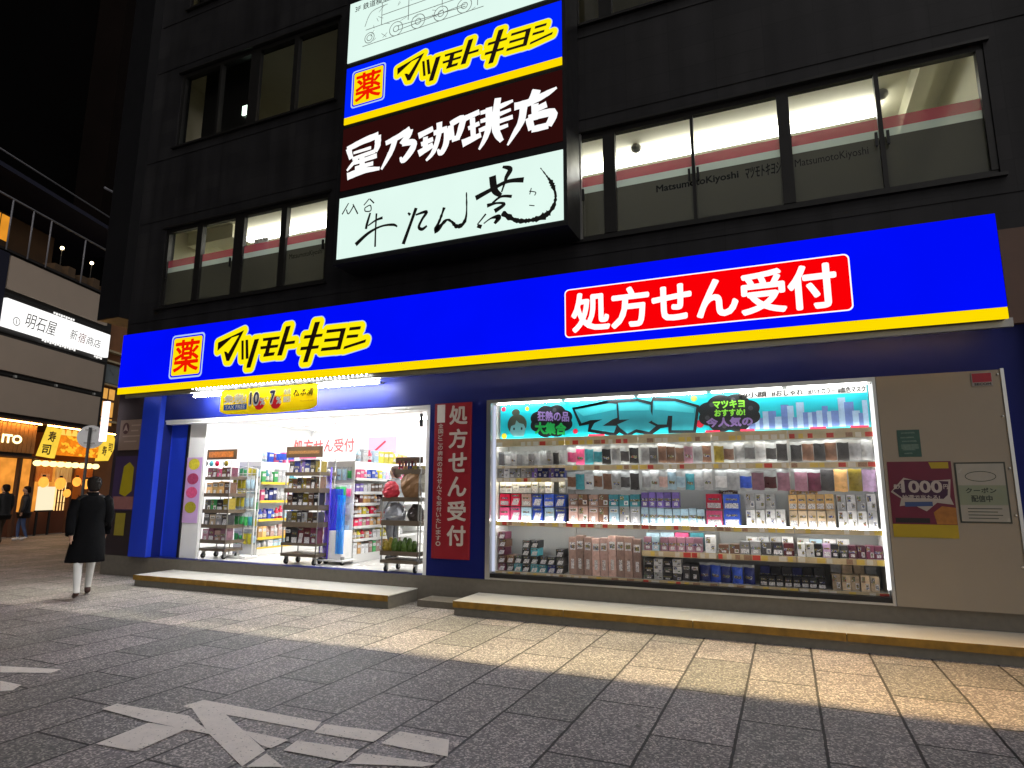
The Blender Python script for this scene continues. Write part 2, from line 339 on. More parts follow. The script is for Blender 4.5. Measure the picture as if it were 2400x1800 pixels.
wb = MB(); wb.box(.99, 2.12, 7.862, 7.900, .352, 2.79); wb.build('white_wall_board', M('off white steel board', (.245, .205, .152), .55, var=.05, scale=4, bump=.02), BLD)
st = MB(); st.box(2.12, 2.150, 7.85, 7.899, .352, 2.80); st.build('board_edge_trim', ALU, BLD)
for z in (2.74, 2.30, 1.77, 1.30, .8): MB().ball((2.095, 7.858, z), .012).build('board_screw', ALU, BLD)
# side light strip of the neighbouring sign on the building's left edge
MB().box(-11.85, -11.72, 7.72, 7.78, 2.42, 3.18).build('edge_light_strip', E('pink white strip', (1, .86, .92), 1.6), BLD)
def window(hole, panes, label=None, film=True, lit=True, z0=None, z1=None, curtain=False):
    x0, x1, a, b = hole; f = MB(); y0, y1 = YW+.03, YW+.11
    z0 = z0 or a+.07; z1 = z1 or b-.07
    f.box(x0, x1, y0, y1, a, z0); f.box(x0, x1, y0, y1, z1, b)
    xs = [x0]+[v for p in panes for v in p]+[x1]
    for i in range(0, len(xs), 2): f.box(xs[i], xs[i+1], y0-(.012 if i % 4 == 2 else 0), y1, z0, z1)
    w = f.build('window', DARKF, BLD)
    MB().box(x0-.05, x1+.05, YW-.06, YW+.029, a-.04, a-.001).build('sill', DARKF, w)
    MB().box(x0-.05, x1+.05, YW-.05, YW-.002, b, b+.035).build('head_trim', DARKF, w)
    for i, p in enumerate(panes):
        MB().quad((p[0], YW+.07, z0), (p[1], YW+.07, z0), (p[1], YW+.07, z1), (p[0], YW+.07, z1)).build('pane', GLASS('window glass', refl=.05), w)
        if film:
            for nm, q0, q1, mt in (('red_stripe_film', 5.78, 5.925, FILM('red film', lin(175, 70, 92), .80)), ('pale_stripe_film', 5.68, 5.78, FILM('pale film', lin(190, 205, 205), .8)), ('grey_film', z0, 5.68, FILM('grey film', (.066, .065, .055), .985))):
                MB().quad((p[0], YW+.074, q0), (p[1], YW+.074, q0), (p[1], YW+.074, q1), (p[0], YW+.074, q1)).build(nm, mt, w)
            m2 = MB().box(p[0]+.02 if i % 2 == 0 else p[1]-.05, p[0]+.05 if i % 2 == 0 else p[1]-.02, y0-.03, y0-.002, 5.55, 5.72); m2.build('window_latch', BLACK, w)
    return w
w2l = window(W2L, [(-10.78, -10.0), (-9.86, -9.04), (-8.81, -7.92), (-7.79, -6.91)])
w2r = window(W2R, [(-2.39, -2.06), (-1.89, -.87), (-.83, .20), (.34, 1.28), (1.33, 2.30)])
w3l = window(W3L, [(-10.78, -9.80), (-9.74, -8.99), (-8.75, -7.9), (-7.80, -6.91)], film=False)
w3r = window(W3R, [(-2.4, -2.08), (-1.89, -.87), (-.83, .20), (.34, 1.28), (1.33, 2.30)], film=False)
w4l = window(W4L, [(-10.78, -10.0), (-9.86, -9.04), (-8.81, -7.92), (-7.79, -6.91)], film=False)
ft = MB()
letter(ft, 'MatsumotoKiyoshi', -1.35, -.30, 5.47, 5.60, YW+.0725, .03); letter(ft, 'マツモトキヨシ', -.22, .20, 5.46, 5.62, YW+.0725, .02, .2); letter(ft, 'MatsumotoKiyoshi', .36, 1.16, 5.47, 5.60, YW+.0725)
letter(ft, 'MatsumotoKiyoshi', -7.72, -7.0, 5.48, 5.60, YW+.0725)
ft.build('film_lettering', M('film lettering black', (.002, .002, .002), .9, spec=0.), w2r)
# rooms behind the glass
def room(x0, x1, y0, y1, z0, z1, wm, cm, fm, nm):
    b = MB(); b.quad((x0, y1, z0), (x1, y1, z0), (x1, y1, z1), (x0, y1, z1)); b.quad((x0, y0, z0), (x0, y1, z0), (x0, y1, z1), (x0, y0, z1)); b.quad((x1, y1, z0), (x1, y0, z0), (x1, y0, z1), (x1, y1, z1))
    b.build(nm+'_wall', wm, BLD)
    MB().quad((x0, y0, z1), (x0, y1, z1), (x1, y1, z1), (x1, y0, z1)).build(nm+'_ceiling', cm, BLD)
    MB().quad((x0, y0, z0), (x1, y0, z0), (x1, y1, z0), (x0, y1, z0)).build(nm+'_floor', fm, BLD)
room(-11.58, 2.55, YW+.225, 13, 4.32, 7.0, CREAM, CREAM, GREYM, 'upper_room')
lp = E('ceiling light panel', (1, 1, .93), 11)
for x in (-10.4, -9.0, -7.7, -6.3, -5.0, -3.7, -2.4, -1.1, .2): MB().box(x, x+1.34, 9.34, 9.58, 6.86, 6.90).build('ceiling_light', lp, BLD)
bm_ = MB(); bm_.box(1.86, 2.06, 8.15, 12, 6.72, 6.998); bm_.box(2.34, 2.54, 8.15, 12.9, 4.33, 6.998); bm_.box(-11.5, -10.2, 8.9, 9.2, 6.7, 6.99); bm_.build('ceiling_beam', CREAM, BLD)
for x, y in ((1.55, 9.15), (-1.85, 9.2)): MB().ball((x, y, 6.93), .09, .09, .07).build('camera_dome', GREYM, BLD)
cu = MB()
for i in range(5): cu.tube([(-9.1+i*.07, 8.5, 5.4), (-9.1+i*.07, 8.5, 6.3)], .03)
cu.build('hanging_blind', WHITE, BLD)
room(-11.58, 2.55, YW+.225, 13, 7.7, 10.4, CREAM, CREAM, GREYM, 'third_storey')
MB().box(-9.6, -6.5, 10.5, 11.2, 10.36, 10.39).build('ceiling_light', E('dim warm panel', (1, .95, .6), .45), BLD)
MB().box(-7.2, -6.6, 10.0, 10.2, 10.36, 10.39).build('ceiling_light', E('warm downlight', (1, .7, .4), 1.2), BLD)
par = MB(); par.box(-10.9, -9.62, 8.5, 8.54, 7.75, 10.35); par.build('partition', DARKF, BLD)
MB().box(-9.72, -9.58, 8.46, 8.49, 9.08, 9.28).build('exit_light', E('green white exit light', (.75, 1, .8), 3), BLD)
MB().box(-11.4, -7, 8.2, 8.22, 11.2, 13.3).build('blind', WALL, BLD)
MB().box(-10.52, -10.1, 8.16, 8.19, 11.7, 13.0).build('yellow_window_board', E('yellow board', lin(225, 205, 40), .6), BLD)
# sales floor
SHOPW = M('shop wall white', (.8, .8, .78), .6, var=.03)
room(-11.58, -4.02, YW+.19, 13.2, .346, 3.1, SHOPW, SHOPW, M('pale floor tile', (.62, .60, .56), .25, var=.06, scale=5), 'shop')
for x in (-11.0, -9.3, -7.6, -5.9):
    for y in (8.6, 10.0, 11.4, 12.6): MB().box(x, x+1.25, y, y+.22, 3.06, 3.09).build('ceiling_light', E('shop ceiling light', (1, 1, 1), 24), BLD)
dr = MB(); dr.box(-9.95, -9.90, 8.08, 8.16, .35, 2.74); dr.build('door_frame', BLACK, BLD)
dj = MB(); dj.box(-9.90, -9.50, 8.10, 8.16, .35, 2.74); dj.build('door_leaf', WHITEG, BLD)
tk = MB(); tk.box(-10.34, -4.76, 7.93, 8.08, 2.70, 2.778); tk.box(-10.34, -4.76, 7.915, 7.928, 2.745, 2.778); tk.build('door_track', WHITEG, BLD)
MB().box(-4.80, -4.745, 7.91, 8.08, .35, 2.70).build('door_jamb', WHITEG, BLD)
MB().box(-5.10, -5.06, 8.2, 8.23, 2.5, 2.7).build('door_sensor', BLACK, BLD)
# neighbour on the right
nb = thing('neighbour_building', 'brown wall of the next building at the right edge of the frame', 'building', (2.9, 7.6, 0))
MB().box(3.42, 9, 7.3, 16, 0, 17).build('wall', M('brown tile', (.16, .085, .05), .6, var=.2, scale=2, bump=.1), nb)
MB().tube([(2.47, 7.80, 0), (2.47, 7.80, 3.25)], .05, 10).build('downpipe', M('brown pipe', (.10, .07, .05), .5), nb)

# steps
def step(name, label, x0, x1):
    t = thing(name, label, 'step', ((x0+x1)/2, 7.5, 0), 'metal treaded steps along the shop front')
    body = MB(); body.box(x0+.01, x1-.01, 7.19, 7.895, 0, .155); body.build('riser', M('step concrete', (.15, .14, .115), .8, var=.25, scale=16, bump=.3), t)
    td = MB(); td.bbox(x0, x1, 7.17, 7.896, .1555, .172, .004)
    td.build('tread', TREAD, t)
    ed = MB(); n = max(2, int((x1-x0)/1.3))
    for i in range(n): ed.box(x0+(x1-x0)*i/n+.004, x0+(x1-x0)*(i+1)/n-.004, 7.160, 7.1695, .095, .171)
    ed.build('yellow_edge', M('worn yellow edge', (.23, .125, .014), .65, var=.75, scale=9, bump=.3), t)
def tread():
    m = M('ribbed aluminium tread', (.55, .54, .50), .38, metal=.25, var=.08, scale=30); n = m.node_tree; b = n.nodes['Principled BSDF']
    tc = n.nodes.new('ShaderNodeTexCoord'); w = n.nodes.new('ShaderNodeTexWave'); w.inputs['Scale'].default_value = 9; w.inputs['Distortion'].default_value = 0
    w2 = n.nodes.new('ShaderNodeTexWave'); w2.bands_direction = 'Y'; w2.inputs['Scale'].default_value = 9
    mm = n.nodes.new('ShaderNodeMath'); mm.operation = 'MULTIPLY'
    for a in (w, w2): n.links.new(tc.outputs['Object'], a.inputs['Vector'])
    n.links.new(w.outputs['Fac'], mm.inputs[0]); n.links.new(w2.outputs['Fac'], mm.inputs[1])
    bp = n.nodes.new('ShaderNodeBump'); bp.inputs['Strength'].default_value = .35; bp.inputs['Distance'].default_value = .006
    n.links.new(mm.outputs[0], bp.inputs['Height']); n.links.new(bp.outputs[0], b.inputs['Normal']); return m
TREAD = tread()
step('entrance_step', 'long treaded step with yellow edge below the open doorway', -9.75, -4.86)
step('entrance_step', 'long treaded step with yellow edge below the mask showcase', -3.9, 3.35)

# ------------------------------------------------------------------ the long fascia sign
YB = 7.45
BAND = thing('fascia_sign', 'long backlit blue sign with yellow stripe above the shop front', 'shop sign', (-4.47, YB, 3.23))
c = MB(); c.box(-11.06, 2.12, YB+.006, YB+.10, 3.235, 4.335); c.box(-11.06, 2.12, YB+.1, YW-.002, 4.0, 4.05); c.box(-11.06, -11.0, YB+.1, YW-.002, 3.24, 4.0); c.box(2.06, 2.12, YB+.1, YW-.002, 3.24, 4.0)
c.build('casing', BLACK, BAND)
c = MB(); c.bbox(-11.08, 2.14, YB, YB+.02, 3.352, 4.34, .003); c.build('blue_panel', BLUE, BAND)
c = MB(); c.bbox(-11.08, 2.14, YB, YB+.02, 3.23, 3.349, .003); c.build('yellow_stripe', YEL, BAND)
c = MB(); c.box(-11.0, 2.2, YB+.103, YB+.15, 3.17, 3.26); c.build('lower_rail', GREYM, BAND)
for k in range(44): MB().ball((-9.2+k*.0835, YB+.045, 3.224), .008, nu=6, nv=4).build('led_bulb', E('led dot', (1, 1, 1), 75), BAND)
ZL = Z(380, 730, 4.254)
LOGO = [[(562, 312), (822, 188), (790, 232), (700, 262), (556, 395)], [(822, 188), (672, 495), (645, 495), (622, 400), (645, 402), (662, 420), (770, 240)],
        [(795, 292), (818, 290), (818, 480), (795, 483)], [(836, 285), (862, 282), (866, 470), (838, 475)], [(925, 280), (972, 272), (885, 560), (845, 565), (850, 530)],
        [(1010, 268), (1180, 248), (1172, 278), (1010, 298)], [(985, 350), (1165, 330), (1155, 360), (985, 380)], [(1060, 290), (1102, 285), (1066, 425), (1022, 440)], [(1020, 420), (1130, 405), (1118, 440), (1012, 455)],
        [(1240, 150), (1288, 142), (1198, 440), (1150, 442)], [(1225, 305), (1332, 290), (1325, 322), (1215, 335)],
        [(1528, 108), (1580, 102), (1455, 505), (1408, 510)], [(1425, 240), (1608, 222), (1598, 252), (1415, 275)], [(1390, 355), (1570, 338), (1560, 370), (1380, 390)],
        [(1648, 185), (1835, 165), (1828, 195), (1640, 218)], [(1790, 170), (1838, 165), (1782, 378), (1740, 385)], [(1625, 275), (1790, 260), (1785, 290), (1618, 308)], [(1595, 365), (1770, 345), (1782, 378), (1585, 398)],
        [(1875, 160), (1988, 148), (1980, 180), (1868, 192)], [(1850, 238), (1962, 228), (1955, 258), (1840, 270)], [(1820, 350), (2040, 278), (2030, 310), (1810, 380)]]
LW = [tr(ZL, p, YB) for p in LOGO]
lx0 = min(p[0] for q in LW for p in q); lx1 = max(p[0] for q in LW for p in q); lz0 = min(p[1] for q in LW for p in q); lz1 = max(p[1] for q in LW for p in q)
def tri(mb, poly, y, mi=0):
    """concave polygon, triangulated"""
    from mathutils.geometry import tessellate_polygon
    t = tessellate_polygon([[Vector((p[0], p[1], 0)) for p in poly]])
    return mb.add([(p[0], y, p[1]) for p in poly], [tuple(f) for f in t], mi)
YELL = E('backlit logo yellow', lin(255, 238, 10), 1.0); EDGEW = E('pale blue outline', lin(190, 215, 255), .9)
def logo(x0, x1, z0, z1, y, parent):
    sx = (x1-x0)/(lx1-lx0); sz = (z1-z0)/(lz1-lz0)
    Q = [[(x0+(p[0]-lx0)*sx, z0+(p[1]-lz0)*sz) for p in q] for q in LW]
    a, b, c = MB(), MB(), MB(); r = .082*sx
    for i, q in enumerate(Q):
        h = fat(q, r+.014*sx); a.poly(h, y-.002-.0001*i); b.poly(fat(q, r), y-.006-.0001*i); tri(c, q, y-.0095-.0001*i)
    lo = b.build('logo_outline', YELL, parent); a.build('logo_rim', EDGEW, lo); c.build('logo_lettering', INKB, lo)
logo(lx0, lx1, lz0, lz1, YB, BAND)
def icon(x0, x1, z0, z1, y, parent):
    r = (x1-x0)*.09; e = (x1-x0)*.035
    o = MB(); o.poly(rrect(x0, x1, z0, z1, r), y-.002); f = o.build('medicine_icon', EDGEW, parent)
    MB().poly(rrect(x0+e, x1-e, z0+e, z1-e, r*.8), y-.003).build('icon_gap', BLUE, f)
    MB().poly(rrect(x0+2*e, x1-2*e, z0+2*e, z1-2*e, r*.6), y-.004).build('icon_face', E('icon yellow', lin(255, 225, 10), 1.), f)
    k = MB(); letter(k, '薬', x0+3.4*e, x1-3.4*e, z0+3.8*e, z1-3.4*e, y-.006, .022); k.build('icon_character', E('icon red', lin(240, 25, 0), 1.), f)
icon(-9.77, -8.97, 3.42, 4.20, YB, BAND)
RP = MB(); RP.poly(rrect(-2.49, .80, 3.465, 4.115, .06), YB-.003); rp = RP.build('prescription_panel', WHT, BAND)
MB().poly(rrect(-2.475, .785, 3.48, 4.10, .05), YB-.005).build('red_face', REDL, rp)
k = MB(); letter(k, '処方せん受付', -2.40, .66, 3.52, 4.05, YB-.008, .03); k.build('panel_lettering', WHT, rp)
# canopy lamps behind the fascia: an LED strip whose light the lower rail cuts off on the pavement
lc = [(1, .94, .80), (1, .88, .62), (1, .79, .42), (1, .60, .22)]  # last tint is added, standing in for a warm street lamp out of view
for i, (xa, xb) in enumerate([(-10.9, -7.5), (-7.45, -4.1), (-4.05, .4), (.45, 2.0)]):
    t = thing('canopy_lamp', ['white LED strip lamp behind the sign, over the left end of the doorway', 'white LED strip lamp behind the sign, over the right half of the doorway', 'warm LED strip lamp behind the sign, over the mask showcase', 'LED strip lamp over the white wall board, tinted orange for an unseen street lamp'][i], 'lamp', ((xa+xb)/2, 7.78, 3.45), 'strip lamps hidden behind the fascia sign')
    MB().box(xa, xb, 7.795, 7.835, 3.43, 3.49).build('housing', BLACK, t)
    la = bpy.data.lights.new('canopy_light', 'AREA'); la.shape = 'RECTANGLE'; la.size = xb-xa; la.size_y = .014; la.energy = (24, 22, 25, 33)[i]*(xb-xa); la.color = lc[i]; la.spread = math.radians(84)
    lo = bpy.data.objects.new('canopy_light', la); COL.objects.link(lo); lo.parent = t; lo.location = (0, 0, -.025); lo.rotation_euler = (math.radians(-38), 0, 0)
# fluorescent tubes over the door
for i, xa in enumerate((-9.32, -8.02, -6.72)):
    t = thing('fluorescent_lamp', 'bright white tube lamp under the blue sign, '+['partly seen left of the yellow banner', 'behind the yellow banner', 'right of the yellow banner'][i], 'lamp', (xa+.62, 7.62, 3.16), 'tube lamps above the doorway')
    MB().tube([(xa, 7.63, 3.12), (xa+1.24, 7.63, 3.12)], .017).build('tube', E('door tube', (.97, .98, 1), 260), t)
    MB().bbox(xa, xa+1.24, 7.61, 7.66, 3.139, 3.17, .006).build('housing', WHITE, t)
    MB().box(xa+.1, xa+.16, 7.665, 7.899, 3.14, 3.165).box(xa+1.08, xa+1.14, 7.665, 7.899, 3.14, 3.165).build('bracket', GREYM, t)

# ------------------------------------------------------------------ sign tower
YT = 7.2
TW = thing('sign_tower', 'tall projecting box of four stacked lit tenant signs between the upper windows', 'sign', (-4.22, YT, 4.9))
c = MB(); c.box(-6.12, -2.36, YT+.012, YW-.13, 4.9, 10.4); c.box(-6.02, -5.9, YW-.129, YW-.001, 5.2, 10.3); c.box(-2.6, -2.48, YW-.129, YW-.001, 5.2, 10.3); c.box(-6.08, -2.40, YW-.129, YW-.002, 4.95, 5.1)
c.build('casing', BLACK, TW)
c = MB(); c.box(-2.44, -2.37, YW-.02, YW+.029, 4.95, 6.56); c.build('lit_reveal', ALU, TW)
def tpanel(name, z0, z1, mat): return MB().bbox(-6.04, -2.41, YT-.004, YT+.011, z0, z1, .003).build(name, mat, TW)
p1 = tpanel('model_railway_panel', 8.29, 9.37, MINT)
p2 = tpanel('drugstore_panel', 7.325, 8.19, BLUE2); p2['label'] = 'blue panel with yellow edged katakana'
MB().bbox(-6.04, -2.41, YT-.004, YT+.011, 7.205, 7.322, .003).build('yellow_stripe', YEL, p2)
p3 = tpanel('coffee_shop_panel', 6.085, 7.13, E('backlit dark maroon', lin(44, 12, 11), 1.0, .1)); p4 = tpanel('beef_tongue_panel', 4.975, 5.96, MINT)
y = YT-.004
logo(-5.06, -2.53, 7.525, 8.035, y, p2); icon(-5.92, -5.28, 7.45, 8.10, y, p2)
# coffee shop name in bold brush characters
k = MB()
CW = E('backlit letter white', (1, 1, 1), 1.05); zs = Z(790, 180, 4.096)
STAR = [[(112, 690, 44), (140, 790, 34)], [(100, 700, 40), (250, 622, 46), (400, 562, 50)], [(396, 565, 46), (392, 660, 46), (368, 722, 36)], [(160, 735, 20), (330, 682, 24)], [(150, 792, 26), (370, 715, 30)], [(200, 790, 30), (150, 842, 28), (98, 905, 16)],
        [(170, 832, 26), (385, 758, 36)], [(175, 880, 24), (350, 832, 30)], [(242, 775, 40), (247, 925, 42)], [(100, 962, 54), (250, 905, 44), (412, 882, 24)],
        [(470, 642, 34), (600, 575, 44), (705, 505, 46)], [(700, 510, 50), (688, 560, 46), (640, 622, 40), (622, 650, 38)], [(630, 645, 38), (735, 632, 42), (722, 700, 46), (640, 805, 40), (610, 775, 14)], [(560, 605, 44), (530, 700, 40), (480, 800, 32), (428, 892, 16)],
        [(785, 572, 44), (925, 500, 38)], [(810, 652, 30), (925, 600, 32)], [(852, 580, 36), (850, 690, 36)], [(785, 742, 50), (925, 655, 36)], [(930, 545, 36), (1060, 500, 36)], [(985, 440, 40), (980, 560, 38), (930, 720, 32), (858, 808, 16)], [(1055, 500, 40), (1050, 640, 40), (1000, 738, 34), (970, 700, 14)],
        [(1092, 470, 40), (1105, 605, 38)], [(1090, 460, 38), (1205, 402, 46), (1192, 500, 42), (1160, 592, 36)], [(1105, 608, 34), (1180, 580, 36)],
        [(1235, 402, 40), (1370, 340, 36)], [(1262, 500, 28), (1370, 450, 30)], [(1302, 400, 34), (1312, 580, 34)], [(1205, 645, 54), (1385, 560, 32)], [(1462, 298, 46), (1458, 480, 42), (1422, 600, 34), (1366, 702, 14)], [(1380, 352, 26), (1450, 330, 28)], [(1380, 432, 26), (1450, 410, 28)], [(1365, 522, 28), (1440, 490, 30)],
        [(1548, 208, 44), (1530, 350, 48), (1530, 520, 50), (1585, 622, 28)], [(1565, 292, 36), (1692, 233, 18)], [(1565, 362, 30), (1672, 318, 20)], [(1560, 432, 30), (1690, 388, 28)], [(1560, 500, 26), (1645, 468, 24)],
        [(1920, 128, 56), (1880, 232, 58)], [(1705, 292, 50), (1850, 250, 46), (2000, 175, 40), (2112, 108, 14)], [(1795, 285, 48), (1772, 430, 44), (1700, 560, 32), (1640, 662, 12)], [(1902, 265, 46), (1905, 420, 40)], [(1905, 322, 34), (2015, 268, 42)], [(1842, 398, 44), (1872, 512, 42)], [(1840, 402, 40), (2070, 348, 52), (2032, 475, 44)], [(1870, 512, 40), (2032, 472, 42)]]
for i, s_ in enumerate(STAR): brush(k, [(*U(zs(a_, b_), YT), w_) for a_, b_, w_ in s_], .00235, y-.004-.00012*i, n=5, dry=.06)
k.build('panel_lettering', CW, p3)
# brush lettering of the beef tongue shop
zb_ = Z(780, 350, 3.95); k = MB(); w0 = .0023
def bs(pts, dry=.0, n=6):
    brush(k, [(*U(zb_(p[0], p[1]), YT), p[2]) for p in pts], w0, y-.004-.00015*(len(k.f) % 17), n=n, dry=dry)
bs([(350, 590, 14), (320, 690, 20), (310, 740, 18)]); bs([(330, 710, 10), (400, 660, 14), (465, 635, 20)]); bs([(215, 885, 30), (330, 780, 22), (450, 715, 14), (560, 700, 18), (600, 718, 10)])
bs([(408, 595, 14), (400, 740, 12), (395, 905, 14)])
bs([(700, 590, 12), (720, 610, 20)]); bs([(775, 545, 24), (720, 700, 22), (655, 880, 26)]); bs([(770, 610, 12), (870, 580, 22), (830, 650, 18), (800, 720, 20), (830, 742, 22), (875, 710, 14)])
bs([(1035, 540, 18), (1000, 640, 18), (955, 760, 30), (1050, 660, 20), (1100, 670, 18), (1150, 715, 26), (1210, 690, 24), (1240, 600, 14), (1240, 400, 8)], .25)
bs([(1480, 250, 46), (1500, 380, 44), (1560, 430, 26)]); bs([(1575, 165, 16), (1645, 185, 32), (1610, 260, 26), (1595, 310, 16), (1565, 400, 10)]); bs([(1325, 455, 34), (1480, 370, 26), (1620, 300, 24), (1770, 285, 34)])
bs([(1480, 500, 14), (1560, 440, 16), (1660, 438, 20)]); bs([(1430, 525, 26), (1520, 500, 14), (1590, 510, 20), (1500, 575, 30)]); bs([(1340, 710, 22), (1380, 720, 26)]); bs([(1340, 700, 8), (1420, 600, 12)])
bs([(1400, 690, 8), (1470, 640, 12), (1540, 630, 34), (1500, 690, 18)])
bs([(1570, 590, 34), (1700, 660, 30), (1830, 660, 24), (1960, 620, 40), (2040, 540, 22), (2065, 430, 16), (2030, 320, 26), (1990, 260, 10), (1925, 175, 6)], .35, 10)
for p in ([(150, 500, 8), (90, 605, 10)], [(130, 560, 8), (150, 600, 8), (200, 520, 10)], [(190, 510, 8), (235, 600, 10)], [(340, 460, 8), (290, 520, 8)], [(345, 460, 8), (385, 500, 10)], [(300, 545, 8), (350, 520, 8), (355, 570, 8), (305, 575, 8), (300, 545, 8)],
          [(1840, 360, 6), (1825, 420, 6)], [(1820, 390, 6), (1880, 400, 6), (1870, 430, 6)], [(1820, 520, 6), (1870, 525, 6)]): bs(p)
k.build('brush_lettering', INK, p4)
# line drawing of a steam engine on the model railway panel
k = MB(); zc = Z(800, 0, 4.1736); GREYL = M('grey drawing line', (.42, .50, .47), .6)
def ln(*pts, w=.011): brush(k, [(*U(zc(*p), YT), 1) for p in pts], w, y-.004-.0001*(len(k.f) % 23), n=1)
def ring(cx, cz, r, w=.012): brush(k, [(cx+r*math.cos(t*PI/12), cz+r*math.sin(t*PI/12), 1) for t in range(25)], w, y-.004-.0001*(len(k.f) % 23), n=1)
for cx in (-5.62, -5.12, -4.72, -4.32, -3.92): ring(cx, 8.62+.0*cx, .12 if cx > -5.5 else .09); ring(cx, 8.62, .05)
for a, b in (((-5.75, 8.50), (-3.6, 8.50)), ((-5.7, 8.78), (-3.7, 8.78)), ((-5.4, 8.95), (-3.2, 8.95)), ((-5.4, 9.18), (-3.2, 9.18)), ((-5.4, 8.78), (-5.4, 9.18)), ((-4.9, 8.7), (-4.9, 9.25)), ((-4.3, 8.75), (-4.3, 9.22)), ((-3.7, 8.55), (-3.7, 9.25)), ((-5.1, 8.66), (-3.9, 8.60)), ((-5.1, 8.58), (-3.9, 8.64))):
    brush(k, [(*a, 1), (*b, 1)], .012, y-.004-.0001*(len(k.f) % 23), n=1)
brush(k, [(-5.72, 8.85, 1), (-5.6, 9.08, 1), (-5.3, 9.12, 1)], .012, y-.0045, n=4)
for i in range(26): a = random.uniform(-5.6, -3.5); b = random.uniform(8.52, 9.1); brush(k, [(a, b, 1), (a+random.uniform(-.12, .12), b+random.uniform(-.08, .1), 1)], .008, y-.004-.0001*(len(k.f) % 23), n=1)
k.build('engine_drawing', GREYL, p1)
k = MB(); letter(k, '3F 鉄道模型', -5.93, -5.28, 9.17, 9.29, y-.006, .01); k.build('panel_lettering', M('grey ink', (.12, .14, .13), .5), p1)
# ------------------------------------------------------------------ the mask showcase
SC = thing('showcase_window', 'wide steel framed shop window lit from inside, full of face masks', 'shop window', (-1.4, YW, .35))
f = MB(); f.box(-3.80, -3.735, 7.865, 8.0, .352, 2.74); f.box(-3.80, .985, 7.865, 8.0, 2.74, 2.79); f.box(-3.735, .955, 7.875, 8.0, .352, .375); f.box(.955, .985, 7.865, 8.0, .352, 2.74)
f.build('frame', ALU, SC)
MB().box(-3.735, .955, 7.885, 7.99, .376, .43).build('bottom_track', BLACK, SC)
MB().quad((-3.735, 7.93, .43), (.955, 7.93, .43), (.955, 7.93, 2.74), (-3.735, 7.93, 2.74)).build('pane', GLASS('showcase glass', refl=.03), SC)
SIDEL = E('showcase side light', (1, 1, 1), 2.2)
MB().box(.93, .952, 7.95, 7.99, .5, 2.72).build('side_light', SIDEL, SC)
MB().box(-3.73, -3.712, 7.95, 7.99, .45, 2.72).build('side_light', E('showcase side light blue', (.75, .8, 1), .8), SC)
SU = thing('display_shelving', 'white shelving unit with lit shelves and price rails inside the shop window', 'shelves', (-1.4, 8.3, .36))
SHW = M('white shelf steel', (.72, .72, .70), .4, var=.03)
b = MB(); b.box(-3.72, .95, 8.42, 8.44, .36, 2.74); b.build('back_panel', M('grey white back panel', (.30, .31, .31), .5, var=.03), SU)
b = MB(); b.box(-3.72, .95, 8.0, 8.42, .36, .43).build('base', M('cream steel base', (.52, .47, .37), .45), SU)
for x in (-3.71, .94): MB().box(x-.008, x+.008, 8.0, 8.42, .43, 2.74).build('side_panel', SHW, SU)
for x in (-2.69, -1.70, -.80, .06): MB().box(x-.012, x+.012, 8.40, 8.418, .43, 2.2).build('upright', GREYM, SU)
MB().box(-3.72, .95, 7.96, 8.43, 2.742, 2.755).build('top_panel', SHW, SU)
RAILS = {'cream': M('cream price rail', (.62, .50, .30), .4, var=.35, scale=7)}
def pricerail(x0, x1, z0, z1, y):
    n = max(3, int((x1-x0)/.09)); r = MB(); r.box(x0, x1, y, y+.012, z0, z1)
    for i in range(n):
        if random.random() < .72:
            a = x0+(x1-x0)*(i+.1)/n; w = (x1-x0)/n*random.uniform(.5, .95); r.box(a, min(x1, a+w), y-.003, y-.0005, z0+.006, z1-.006, random.choice([1, 1, 2, 3, 4]))
    return r.build('price_rail', [RAILS['cream'], M('price tag white', (.75, .7, .6), .5), M('price tag red', (.6, .06, .04), .5), M('price tag yellow', (.75, .55, .12), .5), M('price tag print', (.35, .2, .12), .5, var=.6, scale=60)], SU)
def shelf(x0, x1, z, y0=8.0, rail=True, rz=.055):
    MB().box(x0, x1, y0, 8.40, z-.02, z).build('shelf', SHW, SU)
    if rail: pricerail(x0, x1, z-rz, z+.004, y0-.014)
def ledstrip(x0, x1, z, y, s=12, col=(1, .99, .96), r=.009):
    MB().box(x0, x1, y-r, y+r, z-r*.7, z+r*.7).build('led_strip', E('shelf led %s %s' % (s, col[2]), col, s), SU)
BAYS = [(-3.70, -2.69), (-2.69, -1.70), (-1.70, -.80), (-.80, .06), (.06, .945)]
# header rail, hanging rails
for i, (a, c) in enumerate(BAYS):
    MB().box(a+.004, c-.004, 7.99, 8.09, 2.20, 2.215).build('light_shelf', SHW, SU)
    pricerail(a+.004, c-.004, 2.135, 2.20, 7.985); ledstrip(a+.02, c-.02, 2.150, 8.03, 32, r=.006); MB().box(a+.004, c-.004, 7.976, 7.984, 2.195, 2.245).build('light_lip', RAILS['cream'], SU)
    ledstrip(a+.03, c-.03, 2.225, 7.992, 26, r=.005); ledstrip(a+.03, c-.03, 2.728, 7.945, 42, r=.005)
    if i > 0:
        MB().box(a+.004, c-.004, 8.0, 8.02, 1.80, 1.82).build('hanging_bar', ALU, SU); pricerail(a+.004, c-.004, 1.80, 1.862, 7.985)
        ledstrip(a+.02, c-.02, 1.812, 8.035, 30, r=.005)
    shelf(a+.004, c-.004, 1.115, 7.99); ledstrip(a+.02, c-.02, 1.122, 8.012, 28, r=.005); ledstrip(a+.02, c-.02, 1.068, 8.02, 34, r=.006)
    shelf(a+.004, c-.004, .455, 8.0, rz=.06)
    if i > 1: shelf(a+.004, c-.004, .80, 8.0, rz=.062)
